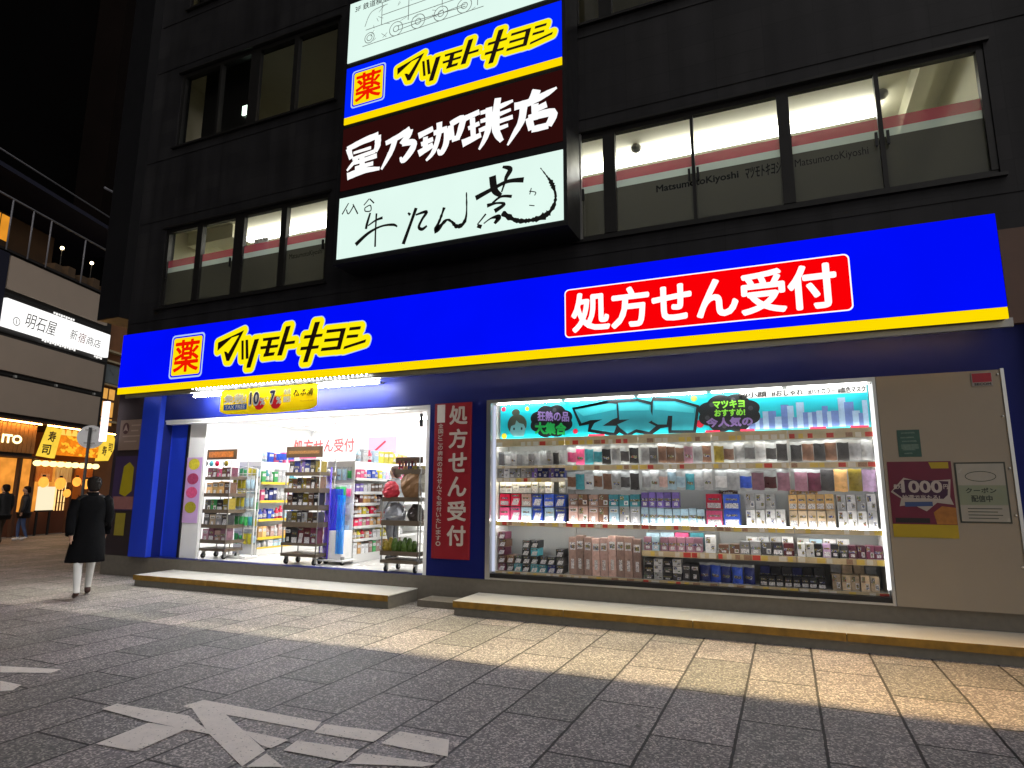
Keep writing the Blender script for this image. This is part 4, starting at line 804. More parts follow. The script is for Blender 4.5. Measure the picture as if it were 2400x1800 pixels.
k = MB(); letter(k, '免税!', -8.54, -8.03, 2.93, 3.10, yb-.003, .06); letter(k, 'TAX FREE', -8.50, -8.05, 2.845, 2.91, yb-.003, .03); letter(k, '10', -7.985, -7.745, 2.87, 3.125, yb-.003, .10); letter(k, '%', -7.74, -7.62, 2.88, 3.0, yb-.003, .05); letter(k, '7', -7.545, -7.405, 2.87, 3.125, yb-.003, .10); letter(k, '%', -7.40, -7.28, 2.88, 3.0, yb-.003, .05); letter(k, '+', -7.61, -7.55, 2.95, 3.02, yb-.003, .05); letter(k, '免税', -7.25, -7.10, 3.02, 3.12, yb-.003, .06); letter(k, '割引', -7.25, -7.10, 2.90, 3.0, yb-.003, .06)
k.build('lettering_rim', BWC, BN)
k = MB(); letter(k, '10', -7.955, -7.76, 2.90, 3.10, yb-.006, .03); letter(k, '7', -7.53, -7.42, 2.90, 3.10, yb-.006, .03); k.build('number_lettering', M('banner navy', (.03, .03, .12), .5), BN)
k = MB(); letter(k, '松本清', -7.05, -6.64, 2.98, 3.12, yb-.003, .02, .2); k.build('name_lettering', INKB, BN)
k = MB(); letter(k, 'MatsumotoKiyoshi', -6.90, -6.64, 2.885, 2.92, yb-.003); k.build('small_lettering', M('banner brown', (.45, .18, .01), .5), BN)

# ------------------------------------------------------------------ things fixed left of the doorway
t = thing('wall_sign', 'brownish board with a dark round emblem on the front wall left of the blue pillar', 'sign', (-11.18, 7.88, 2.25))
MB().bbox(-11.5, -10.87, 7.868, 7.903, 2.25, 2.82, .003).build('board', M('brown beige board', (.22, .15, .11), .5, var=.1), t)
m = MB(); m.poly([(-11.33+.09*math.cos(k*PI/10), 2.66+.11*math.sin(k*PI/10)) for k in range(20)], 7.866); m.build('emblem', M('dark brown emblem', (.06, .015, .012), .5), t)
m = MB(); tri(m, [(-11.40, 2.60), (-11.33, 2.74), (-11.26, 2.60), (-11.33, 2.63)], 7.8645); m.build('emblem_peak', M('pale emblem', (.35, .25, .2), .5), t)
m = MB()
for i, (a, b) in enumerate(((-11.18, -10.93), (-11.18, -10.98), (-11.40, -10.93), (-11.35, -11.0))): m.poly([(a, 2.70-.1*i), (b, 2.70-.1*i), (b, 2.725-.1*i), (a, 2.725-.1*i)], 7.866)
m.build('text_bar', M('pale emblem', (.35, .25, .2), .5), t)
t = sheet('poster', 'dark poster with a large yellow figure on the wall left of the blue pillar', 'poster', -11.55, -10.90, 1.15, 2.14, M('plum poster', (.05, .03, .08), .5, var=.2, scale=3), 7.89)
m = MB(); tri(m, [(-11.35, 1.45), (-11.30, 1.95), (-11.15, 2.03), (-11.02, 1.93), (-11.02, 1.5), (-11.18, 1.4)], 7.888); m.build('yellow_figure', M('olive yellow print', (.38, .30, .01), .5, var=.2), t)
MB().poly([(-11.50, 1.17), (-10.95, 1.17), (-10.95, 1.40), (-11.50, 1.40)], 7.888).build('pink_field', M('dusky pink print', (.28, .12, .11), .5, var=.3), t)
t = sheet('poster', 'small yellow notice low on the wall left of the blue pillar', 'poster', -11.38, -11.12, .70, 1.10, M('olive yellow notice', (.30, .24, .03), .5, var=.3), 7.89)
t = sheet('poster', 'tall pink and yellow poster on the white door leaf left of the opening', 'poster', -9.92, -9.53, .95, 2.10, M('pale lilac poster', (.62, .40, .70), .45, var=.25, scale=4), 8.09)
for i, (zc_, cc) in enumerate(((1.98, 'yellow'), (1.72, 'pink'), (1.48, 'pink'), (1.22, 'yellow'))): MB().poly([(-9.72+.14*math.cos(k*PI/9), zc_+.10*math.sin(k*PI/9)) for k in range(18)], 8.088-.0001*i).build('round_print', pm(cc), t)

# ------------------------------------------------------------------ inside the shop
GND = [0]
def gondola(x0, x1, y0, y1, zs, top, label, rail):
    t = thing('gondola_shelf', label, 'shelves', (x1, y0, .346), 'gondola shelves on the sales floor')
    MB().box(x0, x0+.05, y0, y1, .35, top).build('back_panel', SHW, t)
    MB().box(x0, x1+.01, y0, y1, .35, zs[0]-.02).build('base', SHW, t)
    MB().box(x0+.05, x1-.02, y0-.015, y0-.0, .35, top).build('end_panel', SHW, t)
    for z in zs:
        s_ = MB().box(x0+.05, x1, y0+.002, y1, z-.018, z).build('shelf', SHW, t)
        MB().box(x1+.001, x1+.008, y0+.002, y1, z-.035, z+.012).build('price_rail', rail, s_)
    return t
RY = M('yellow price rail', (.75, .52, .03), .45, var=.1)
cols = list(PC)
_gb = {}
def goods(x1, y0, y1, z, hmax, n, tag_, pal, where):
    w = (y1-y0)/n
    for i in range(n):
        c = pal[(i//2+random.randint(0, 1)) % len(pal)]; h = hmax*random.uniform(.7, .95); d = .12; kind = random.choice(['carton', 'carton', 'bottle'])
        key = (kind, c, round(w, 3), round(h, 2))
        if key not in _gb:
            m = MB()
            if kind == 'carton': m.bbox(-d, 0, -w*.45, w*.45, 0, h, .004); m.quad((.0012, -w*.4, h*.55), (.0012, w*.4, h*.55), (.0012, w*.4, h*.8), (.0012, -w*.4, h*.8), 1)
            else:
                rr = min(w*.42, .045); m.loft([[(-rr+rr_*math.cos(2*PI*k/10), rr_*math.sin(2*PI*k/10), zz_) for k in range(10)] for rr_, zz_ in ((rr, 0), (rr, h*.7), (rr*.45, h*.8), (rr*.45, h))])
                m.loft([[(-rr+rr*1.02*math.cos(2*PI*k/10), rr*1.02*math.sin(2*PI*k/10), zz_) for k in range(10)] for zz_ in (h*.2, h*.5)], 1, cap=False)
            o_ = m.build(kind, [pm(c), PLAIN]); _gb[key] = o_.data; bpy.data.objects.remove(o_)
        o = bpy.data.objects.new('product_'+kind, _gb[key]); COL.objects.link(o); o.location = (x1-.015, y0+w*(i+.5), z+.001)
        tag(o, '%s %s, %s from the near end, %s' % (c, kind, ORD[i], where), kind, tag_)
gondola(-7.25, -6.64, 8.72, 11.6, [.47, .72, .93, 1.12, 1.31, 1.50, 1.73], 2.02, 'long white gondola with many narrow shelves of small packs, right of the blue rack', SHW)
for i, z in enumerate([.47, .72, .93, 1.12, 1.31, 1.50, 1.73]):
    goods(-6.64, 8.75, 10.25, z, .17 if i else .22, 14, 'small goods on the narrow gondola shelves', [['orange', 'white', 'green', 'pale pink'], ['yellow', 'beige', 'red', 'white'], ['red', 'pink', 'beige', 'orange'], ['orange', 'brown', 'yellow', 'red'], ['dark red', 'white', 'orange', 'brown'], ['purple', 'pale blue', 'white', 'brown'], ['lilac', 'pink', 'blue', 'yellow', 'pale blue']][i], ['bottom shelf', 'second shelf up', 'third shelf up', 'fourth shelf up', 'fifth shelf up', 'sixth shelf up', 'top shelf'][i]+' of the narrow gondola')
gondola(-9.55, -8.97, 8.95, 11.0, [.48, .66, .99, 1.33, 1.67], 2.06, 'white gondola with yellow price rails seen left of the dark tiered cart', RY)
for i, z in enumerate([.66, .99, 1.33, 1.67]):
    goods(-8.97, 8.98, 9.9, z, (.24, .26, .27, .29)[i], 9, 'goods on the yellow railed gondola', [['orange', 'pale pink', 'white', 'pale pink'], ['purple', 'blue', 'red', 'pale blue'], ['pink', 'navy', 'pale blue', 'white'], ['teal', 'green', 'pale grey', 'white']][i], ['lowest', 'second', 'third', 'top'][i]+' yellow railed shelf')
goods(-8.97, 8.98, 9.9, .48, .15, 7, 'goods on the yellow railed gondola', ['blue', 'white', 'pale blue'], 'base of the yellow railed gondola')
for gx_, gy_, zt, nm_, pal in ((-7.22, 8.70, 1.9, 'narrow gondola', ['white', 'pale blue', 'green', 'pink']), (-9.48, 8.93, 1.95, 'yellow railed gondola', ['green', 'yellow', 'pale blue', 'white'])):
    for r_ in range(5):
        for i in range(5):
            c = pal[(r_+i//2) % 4]; o = bpy.data.objects.new('hook_pack', packmesh('pouch', .095, .22, .04, c, i % 3)); COL.objects.link(o); o.location = (gx_+.045+i*.108, gy_-.05, zt-.30*(r_+1)+.1); o.rotation_euler.z = random.uniform(-.1, .1)
            tag(o, '%s pack, %s from the left in %s hook row, end of %s' % (c, ORD[i], ORD[r_], nm_), 'pack', 'packs hung on the gondola ends')
goods(-6.64, 8.75, 10.6, 2.02, .24, 12, 'stock on the gondola tops', ['white', 'pale blue', 'red', 'yellow', 'orange'], 'on top of the narrow gondola')
goods(-8.97, 8.98, 10.2, 2.06, .24, 9, 'stock on the gondola tops', ['pale blue', 'blue', 'pink', 'white', 'teal'], 'on top of the yellow railed gondola')
# signs above the shelves
x0, z1 = U((640+200/4.046, 940+370/4.046), 12.6); x1, z0 = U((640+800/4.046, 940+480/4.046), 12.6)
t = thing('prescription_counter_sign', 'long white sign with red prescription lettering on the back wall of the shop', 'sign', ((x0+x1)/2, 12.6, z0))
MB().box(x0-.05, x1+.05, 12.6, 12.63, z0-.06, z1+.06).build('board', WHITE, t); k = MB(); letter(k, '処方せん受付', x0, x1-.1, z0, z1, 12.596, .02); k.build('sign_lettering', M('sign pink red', (.70, .10, .10), .5), t)
x0, z1 = U((640+905/4.046, 940+345/4.046), 12.4); x1, z0 = U((640+1165/4.046, 940+500/4.046), 12.4)
t = thing('hanging_poster', 'pink poster with a red diagonal stroke on the back wall right of the prescription sign', 'poster', ((x0+x1)/2, 12.4, z0))
MB().box(x0, x1, 12.4, 12.42, z0, z1).build('sheet', M('rose poster', (.72, .30, .45), .5, var=.12, scale=3), t); k = MB(); brush(k, [(x0+.2, z0+.08, 1), (x0+.5, z1-.1, 1)], .05, 12.396, n=1); k.build('red_stroke', BRED, t)
for i, (xa, xb, yv, za, zc_, c_, lb_) in enumerate(((-9.1, -8.55, 9.3, 2.10, 2.22, 'blue', 'blue topper card above the yellow railed gondola'), (-8.5, -8.1, 9.4, 2.12, 2.26, 'pink', 'pink topper card above the yellow railed gondola'), (-7.0, -6.7, 9.9, 2.03, 2.15, 'orange', 'orange topper card above the narrow gondola'))):
    tag(MB().box(xa, xb, yv, yv+.006, za, zc_).build('topper_card', pm(c_)), lb_, 'card')
# wire rack with hanging yellow, blue and green packs
t = thing('wire_rack', 'white wire rack with hanging yellow, blue and green packs in the doorway', 'rack', (-9.0, 8.5, .35))
m = MB()
for xx in (-9.28, -8.74): m.tube([(xx, 8.62, .36), (xx, 8.62, 1.9)], .012)
m.tube([(-9.28, 8.62, 1.9), (-9.01, 8.62, 1.95), (-8.74, 8.62, 1.9)], .012); m.box(-9.3, -8.72, 8.45, 8.75, .35, .38)
for zz_ in (1.82, 1.50, 1.18, .85): m.tube([(-9.28, 8.62, zz_), (-8.74, 8.62, zz_)], .008)
m.build('frame', WHITE, t)
for r_, (zz_, cc) in enumerate(((1.52, ['yellow', 'yellow', 'yellow', 'pale blue', 'pale blue']), (1.20, ['yellow', 'yellow', 'yellow', 'pale blue', 'pale blue']), (.87, ['white', 'green', 'green', 'green', 'teal']))):
    for i, c in enumerate(cc):
        o = bpy.data.objects.new('hanging_pack', packmesh('pouch', .1, .27, .05, c, 1)); COL.objects.link(o); o.location = (-9.22+i*.107, 8.55, zz_)
        tag(o, '%s hanging pack, %s from the left in the %s row of the wire rack' % (c, ORD[i], ['top', 'middle', 'lowest'][r_]), 'pack', 'packs on the wire rack')

# ------------------------------------------------------------------ wheeled display carts at the door
WOOD = M('dark stained board', (.075, .045, .028), .55, var=.25, scale=10); TRAY = M('taupe tray', (.10, .075, .052), .5, var=.2, scale=8)
RUB = M('black rubber', (.012, .012, .013), .7)
def caster(par, x, y, z):
    w_ = MB(); w_.tube([(x-.014, y, z+.045), (x+.014, y, z+.045)], .045, 14); c_ = w_.build('caster', RUB, par)
    MB().box(x-.02, x-.015, y-.02, y+.03, z+.03, z+.12).box(x+.015, x+.02, y-.02, y+.03, z+.03, z+.12).box(x-.02, x+.02, y-.02, y+.03, z+.12, z+.128).build('caster_fork', GREYM, c_)
def cart(name, label, x0, x1, y0, y1, tiers, top, left_top=None, inset=0):
    t = thing(name, label, 'display cart', ((x0+x1)/2, (y0+y1)/2, .346), 'wheeled display carts at the doorway')
    MB().box(x0, x1, y0, y1, .475, .52).build('base', TRAY, t)
    for x in (x0+.012, x1-.012):
        for y_ in (y0+.012, y1-.012): MB().tube([(x, y_, .521), (x, y_, (left_top if left_top and x < (x0+x1)/2 else top))], .011).build('post', GREYM, t)
    xl = x0
    for z, lip in tiers:
        x0 = xl+(inset if left_top and z > left_top else 0)
        MB().box(x0+.025, x1-.025, y0+.025, y1-.025, z-.012, z).box(x0+.0, x1, y0-.006, y0-.0005, z-.014, z+lip).box(x0-.006, x0-.001, y0, y1, z-.014, z+lip).box(x1+.001, x1+.006, y0, y1, z-.014, z+lip).build('tray', TRAY, t)
    x0 = xl
    for x in (x0+.07, x1-.07):
        for y_ in (y0+.06, y1-.06): caster(t, x, y_, .347)
    return t
def lump(name, c, r, mat, label, cat, group=None, seed=0, sq=.9):
    """crumpled bag: a noisy closed shape"""
    rnd = random.Random(seed); rings = []
    for j in range(9):
        v = j/8; s_ = math.sin(PI*(.06+.88*v))**.5*(1-.25*v)
        rings.append([(c[0]+r[0]*s_*math.cos(2*PI*k/14)*rnd.uniform(.86, 1.1), c[1]+r[1]*s_*math.sin(2*PI*k/14)*rnd.uniform(.86, 1.1), c[2]+r[2]*2*v*rnd.uniform(.97, 1.03)) for k in range(14)])
    m = MB(); m.loft(rings, 0, True, False); return tag(m.build(name, mat, loc=c), label, cat, group)
def tiergoods(x0, x1, y, z, h, pal, n, where, kind='carton', cat='carton', grp='goods on the display carts'):
    w = (x1-x0)/n
    for i in range(n):
        c = pal[i % len(pal)]; hh = (h+.03)*random.uniform(.9, 1.08) if h > .15 else h; o = bpy.data.objects.new('cart_'+kind, packmesh('box', w*.92, hh, .16, c, random.randint(0, 4)))
        COL.objects.link(o); o.location = (x0+w*(i+.5), y, z+.002); o.rotation_euler.z = random.uniform(-.06, .06)
        tag(o, '%s %s, %s from the left %s' % (c, kind, ORD[i], where), cat, grp)
# the dark tiered cart in the middle of the doorway
xa, xb = U((640+95/4.046, 1200), 8.12)[0], U((640+425/4.046, 1200), 8.12)[0]
CT = cart('display_cart', 'dark tiered display cart with a brown top sign, in the middle of the doorway', xa, xb, 8.12, 8.52, [(.66, .03), (.95, .07), (1.22, .07), (1.50, .06), (1.78, .04)], 2.06)
s_ = MB().box(xa-.01, xb+.02, 8.12, 8.14, 2.06, 2.24).build('top_sign', WOOD, CT); MB().box(xa+.04, xb-.04, 8.115, 8.119, 2.12, 2.17).build('sign_print', M('orange brown print', (.22, .11, .04), .5, var=.9, scale=45), s_)
for (z, h, pal, n, wr) in ((.665, .24, ['black', 'charcoal', 'dark red', 'dark red', 'maroon'], 5, "on the door cart's lowest tray"), (.955, .2, ['grey', 'olive', 'charcoal', 'pale grey', 'brown', 'charcoal'], 6, "on the door cart's second tray"), (1.225, .22, ['brown', 'black', 'charcoal', 'olive', 'brown', 'black'], 6, "on the door cart's middle tray"), (1.505, .2, ['olive', 'brown', 'charcoal', 'olive', 'brown', 'charcoal', 'brown'], 7, "on the door cart's fourth tray"), (1.785, .2, ['charcoal', 'navy', 'purple', 'navy', 'charcoal', 'olive'], 6, "on the door cart's top tray")):
    tiergoods(xa+.03, xb-.03, 8.16, z, h, pal, n, wr)
# the left cart
xa, xb = U((440+90/4.047, 1300), 8.2)[0], U((440+345/4.047, 1300), 8.2)[0]
CL = cart('display_cart', 'brown display cart with an orange lettered top sign at the left of the doorway', xa, xb, 8.2, 8.6, [(.62, .05), (.88, .05), (1.14, .05), (1.42, .05), (1.72, .04)], 2.05)
s_ = MB().box(xa+.02, xb+.1, 8.2, 8.22, 2.06, 2.24).build('top_sign', WOOD, CL); MB().box(xa+.08, xb+.03, 8.195, 8.199, 2.10, 2.20).build('sign_print', M('orange print', (.45, .14, .03), .5, var=.9, scale=28), s_)
for (z, h, pal, n, wr) in ((.625, .2, ['mauve', 'maroon', 'dusty pink', 'mauve'], 4, "on the left cart's lowest tray"), (.885, .2, ['charcoal', 'beige', 'grey', 'charcoal'], 4, "on the left cart's second tray"), (1.145, .2, ['charcoal', 'green', 'black', 'olive'], 4, "on the left cart's middle tray"), (1.425, .22, ['orange', 'tan', 'orange', 'brown'], 4, "on the left cart's fourth tray"), (1.725, .16, ['maroon', 'dark red', 'pink', 'brown', 'maroon'], 5, "on the left cart's top tray")):
    tiergoods(xa+.03, xb-.03, 8.24, z, h, pal, n, wr)
for i, (dx, c_) in enumerate(((.02, 'charcoal'), (.16, 'teal'), (.30, 'red'), (.52, 'olive'))):
    tag(MB().tube([(xa+dx, 8.19, 1.99), (xa+dx, 8.2, 1.99)], .05, 14).build('round_tag', pm(c_)), '%s round price tag hanging under the left cart top sign' % c_, 'tag', 'round tags on the left cart')
# the right cart with bags
xa, xb = U((640+1015/4.046, 1300), 7.98)[0], U((640+1370/4.046, 1300), 7.98)[0]
CR = cart('display_cart', 'wheeled grey cage cart piled with bags at the right end of the doorway', xa, xb, 7.98, 8.42, [(.60, .05), (1.03, .06), (1.38, .05), (1.78, .06)], 2.02, 1.55, .22)
MB().tube([(xb+.03, 7.99, .5), (xb+.03, 7.99, 1.5), (xb-.0, 7.99, 1.72), (xb+.02, 7.99, 1.86)], .011).build('side_hoop', GREYM, CR)
FO = M('dark leaf packing', (.05, .10, .012), .35, var=.7, scale=30); KR = M('brown kraft bag', (.22, .12, .055), .6, var=.3, scale=8); SV = M('silver film bag', (.40, .42, .46), .22, metal=.5, var=.3, scale=10); CLB = M('clear crinkled bag', (.50, .47, .40), .2, var=.35, scale=16); RDB = M('red cloth bag', (.45, .02, .04), .6, var=.3, scale=8)
for i in range(9):
    lump('green_pack', (xa+.05+.055*i, 8.04+.05*(i % 3), .615), (.06, .06, .09+.02*(i % 2)), FO if i > 2 else pm('olive'), ('green' if i > 2 else 'olive')+' snack pack, %s from the left on the lowest tray of the cage cart' % ORD[i], 'snack pack', 'snack packs on the cage cart', i)
lump('silver_bag', (xa+.16, 8.10, 1.045), (.20, .14, .15), SV, 'silver film bag on the cage cart below the red bag', 'bag', seed=21)
lump('dark_bag', (xb-.13, 8.12, 1.045), (.15, .14, .14), M('dark film bag', (.05, .04, .035), .3, var=.4), 'dark film bag beside the silver bag on the cage cart', 'bag', seed=22)
lump('red_bag', (xa+.11, 8.05, 1.40), (.16, .13, .13), RDB, 'red cloth bag at the left of the cage cart middle tray', 'bag', seed=23)
lump('kraft_bag', (xb-.18, 8.06, 1.40), (.21, .15, .22), KR, 'brown kraft bag on the cage cart middle tray', 'bag', seed=24)
lump('orange_bag', (xb-.22, 8.03, 1.60), (.08, .07, .09), M('orange red bag', (.60, .10, .02), .5, var=.3, scale=9), 'small orange red bag at the top of the cage cart', 'bag', seed=31)
lump('clear_bag', (xb-.06, 8.14, 1.50), (.18, .15, .15), CLB, 'crinkled clear bag at the upper right of the cage cart', 'bag', seed=25)
tiergoods(xa+.24, xb-.01, 8.02, 1.79, .10, ['red', 'orange', 'blue', 'yellow', 'olive'], 5, "on the cage cart's top tray")
s_ = MB().box(xa+.2, xb+.02, 8.0, 8.03, 1.93, 2.02).build('top_board', WOOD, CR)
for i in range(6): tag(MB().bbox(xa+.26+.055*i, xa+.30+.055*i, 7.985, 7.999, 1.88, 1.965, .004).build('hanging_tag', pm(['dark red', 'brown', 'maroon', 'charcoal', 'dark red', 'brown'][i])), '%s hanging packet, %s from the left under the cage cart top board' % (['dark red', 'brown', 'maroon', 'charcoal', 'dark red', 'brown'][i], ORD[i]), 'packet', 'packets on the cage cart')
# rack of blue film covers with a white cabinet
xa, xb = U((640+445/4.046, 1300), 8.45)[0], U((640+690/4.046, 1300), 8.45)[0]
t = thing('umbrella_cover_stand', 'white wheeled stand with bright blue plastic sheets between the two carts', 'stand', ((xa+xb)/2, 8.45, .35))
m = MB(); m.tube([(xa, 8.42, .42), (xa, 8.42, 1.78), (xa+.03, 8.42, 1.84), (xa+.12, 8.42, 1.86), (xa+.17, 8.42, 1.82), (xa+.18, 8.42, .42)], .012); m.build('hoop_frame', WHITE, t)
MB().bbox(xa-.02, xb+.02, 8.35, 8.72, .40, .43, .006).build('base', WHITE, t)
MB().bbox(xa+.2, xa+.47, 8.40, 8.66, .431, .88, .01).build('cabinet', WHITEG, t)
BF = FILM('blue plastic sheet', (.03, .05, .95), .72); BF2 = FILM('cyan plastic sheet', (.02, .35, .95), .75); BF3 = FILM('violet plastic sheet', (.22, .12, .90), .6)
m = MB(); m.add([(xa+.01+.02*i, 8.40+.015*(i % 2), z) for z in (.44, 1.8) for i in range(10)], [(i, i+1, 11+i, 10+i) for i in range(9)]); m.build('violet_sheet', BF3, t)
m = MB(); m.add([(xa+.20+.022*i, 8.39+.02*(i % 2), z) for z in (.885, 1.55) for i in range(12)], [(i, i+1, 13+i, 12+i) for i in range(11)]); m.build('blue_sheet', BF, t)
m = MB(); m.add([(xa+.36+.03*i, 8.375+.02*(i % 2), z) for z in (.52, 1.45) for i in range(6)], [(i, i+1, 7+i, 6+i) for i in range(5)]); m.build('cyan_sheet', BF2, t)
MB().tube([(xa+.2, 8.38, .42), (xa+.2, 8.38, 1.9)], .012).build('pole', M('violet pole', (.12, .06, .7), .3), t)
for x in (xa+.04, xb-.03): caster(t, x, 8.40, .347-.03+.03)
# ------------------------------------------------------------------ restaurant building across the side street
LBD = math.atan2(.93779541, -.34718837); K_ = .75
LB = thing('restaurant_building', 'beige panelled restaurant building with warm lit shop fronts across the side street', 'building', (-23.4555, 13.7083, 0), rz=LBD, local=True)
def fu(u): return u*K_
def fz(z): return 1.5+K_*(z-1.5)
def lbx(u0, u1, y0, y1, z0, z1, mb=None): return (mb or MB()).box(fu(u0), fu(u1), y0, y1, fz(z0), fz(z1))
PAN = M('beige cladding panel', (.50, .405, .32), .55, var=.08, scale=1.5); DK = M('dark facade', (.015, .012, .011), .6, var=.3); NV = M('night navy facade', (.010, .011, .030), .7, var=.3)
lbx(-14, 3.1, .12, 8, 4.5, 11.6).build('wall', DK, LB)
lbx(-14, -3.7, .0, .12, 8.1, 11.55).build('navy_wall', NV, LB)
for i, (u0, u1, z0, z1) in enumerate(((-3.59, 2.6, 10.06, 11.5), (-9, 2.76, 6.55, 7.98), (-9, 2.74, 4.78, 6.27))):
    lbx(u0, u1, .02, .119, z0, z1).build('facade_panel', PAN, LB)
m = MB(); lbx(-14, 3.0, .08, .118, 8.15, 8.22, m); lbx(-14, 3.0, .08, .118, 9.82, 9.9, m); lbx(-14, 3.0, .08, .118, 6.38, 6.44, m); m.build('cladding_rail', DARKF, LB)
m = MB()
for u in (-2.6, -.3, 2.2): lbx(u, u+.12, .0, .07, 6.33, 6.43, m)
m.build('rail_bracket', ALU, LB)
LS = thing('restaurant_sign', 'long white backlit sign with brush lettering on the beige restaurant building', 'sign', (-23.4555, 13.7083, 0), rz=LBD, local=True)
MB().bbox(fu(-3.61), fu(2.8), -.06, .118, fz(8.38), fz(9.60), .01).build('light_box', E('restaurant sign white', (1, .99, .97), 1.25), LS)
k = MB(); letter(k, '明石屋', fu(-2.55), fu(-.80), fz(8.60), fz(9.25), -.064, 0, .2); letter(k, '新', fu(.05), fu(.55), fz(8.72), fz(9.22), -.064, 0, .2); letter(k, '商店', fu(1.15), fu(2.2), fz(8.70), fz(9.15), -.064, 0, .2); k.build('sign_lettering', M('sign grey ink', (.05, .05, .05), .5), LS); k = MB()
ov = [(fu(-3.0)+.13*math.cos(2*PI*a/20), fz(8.72)+.13*math.sin(2*PI*a/20), 1) for a in range(21)]; brush(k, ov, .025, -.064, n=1); brush(k, [(fu(-3.0), fz(8.6), 1), (fu(-3.0), fz(8.84), 1)], .025, -.064, n=1)
k.build('round_emblem', M('sign grey ink', (.05, .05, .05), .5), LS)
k = MB(); letter(k, '宿', fu(.60), fu(1.12), fz(8.70), fz(9.2), -.064, 0, .2); k.build('red_lettering', M('sign red ink', (.55, .06, .06), .5), LS)
for u0, u1, z in ((-1.0, .24, 9.70), (-1.45, .6, 8.28), (1.9, 2.35, 8.26)):  # small illegible lettering above and below the sign, made as glowing bars
    u = u0; i = 0
    while u < u1: lbx(u, u+.09, -.02, .0, z-.03-.03*(i % 2), z+.05).build('small_mark', E('small sign mark', (1, .98, .95), 1.1), LS); u += .15; i += 1
# terrace on the roof
RL = M('painted handrail', (.20, .20, .22), .5)
TR = thing('terrace_railing', 'grey handrail of the roof terrace above the beige panels', 'railing', (-23.4555, 13.7083, 0), rz=LBD, local=True)
MB().tube([(fu(-14), -.05, fz(13.9)), (fu(3.1), -.05, fz(13.9))], .035).build('handrail', RL, TR)
for u in (-12, -9.8, -7.6, -5.9, -4.0, -2.9, -1.88, .3, 2.55): MB().tube([(fu(u), -.05, fz(11.6)), (fu(u), -.05, fz(13.9))], .025).build('post', RL, TR)
lbx(-14, 3.1, .0, 8, 11.61, 11.72).build('terrace_floor', DK, LB)
lbx(-14, 3.1, 3.0, 3.1, 11.73, 15.2).build('terrace_wall', M('terrace wall brown', (.10, .055, .025), .7, var=.5, scale=1.2), LB)
lbx(-14, 6.2, .3, 5, 15.3, 15.5).build('eave', NV, LB)
OW = E('orange lit window', (1, .38, .03), .75, .3, 2)
for u0, u1 in ((-3.5, -3.05), (-2.95, -2.5)): lbx(u0, u1, 1.0, 1.04, 12.6, 13.75).build('lit_window', OW, LB)
lbx(3.72, 3.95, .9, .94, 12.3, 13.0).build('lit_window', OW, LB)
for i, u in enumerate((.25, 2.31, 3.38, 3.84)):
    t = thing('terrace_lamp', 'small bright terrace lamp, %s from the left above the beige panels' % ORD[i], 'lamp', (-23.4555, 13.7083, 0), 'lamps on the restaurant terrace', rz=LBD, local=True)
    MB().ball((fu(u), .8, fz(13.42)), .065).build('bulb', E('terrace bulb', (1, .75, .42), 9), t); MB().tube([(fu(u), .8, fz(11.72)), (fu(u), .8, fz(13.30))], .018).build('stem', DARKF, t)
for i in range(5):
    t = MB(); u = -.9+i*.85; lbx(u, u+.45, .25, .7, 11.73, 12.2+.15*(i % 2), t); o = t.build('terrace_furniture', M('terrace furniture', (.10, .06, .03), .7, var=.4), LB)
# lower front
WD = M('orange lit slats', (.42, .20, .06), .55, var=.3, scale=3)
m = MB()
for i in range(34): lbx(-9+i*.23, -9+i*.23+.19, -.12, -.05, 3.12, 4.36, m)
m.build('slat_band', WD, LB)
lbx(-9, -1.2, -.05, .1, 3.0, 4.45).build('slat_backing', DK, LB)
k = MB(); letter(k, 'ITO', fu(-3.0), fu(-1.98), fz(3.48), fz(3.86), -.14, .06); k.build('lit_lettering', E('warm lit letters', (1, .90, .45), 2.6), LB)
lbx(-9, 4.2, -.35, .1, 4.46, 4.56).build('canopy', M('brown canopy', (.08, .04, .025), .6), LB)
lbx(-9, -1.2, -.2, .1, 2.92, 2.99).build('lower_canopy', M('brown canopy', (.08, .04, .025), .6), LB)
lbx(-9, -1.25, -.30, -.27, 4.40, 4.44).build('canopy_strip_light', E('amber strip light', (1, .50, .14), 45), LB); lbx(-.9, 4.1, -.30, -.27, 4.40, 4.44).build('canopy_strip_light', E('amber strip light', (1, .50, .14), 45), LB)
WARM = E('warm lit shop front', (1, .36, .05), .85, .7, 2.2); WARM2 = E('bright warm window', (1, .62, .22), 1.5, .6, 4)
lbx(-9, 3.1, .9, .95, .2-.8, 2.95).build('lit_shop_front', WARM, LB)
for u0, u1, z0, z1 in ((-3.4, -2.7, .9, 2.7), (-2.5, -1.75, 1.3, 2.7), (-8, -4.2, .6, 2.6), (.9, 1.35, 1.3, 2.3), (1.9, 2.6, .5, 2.5)): lbx(u0, u1, .80, .86, z0, z1).build('shop_window', WARM2, LB)
for u in (-5.0, -3.55, -1.55, -.75, 1.6, 2.95): lbx(u, u+.14, .1, .22, -.5, 2.95).build('shop_pillar', M('dark wood post', (.10, .04, .018), .6), LB)
lbx(-9, 3.1, .5, .6, -.5, .55).build('shop_counter', M('red brown dado', (.16, .05, .02), .6), LB)
WARM3 = E('deep amber glow', (1, .30, .03), .9, .5, 4)
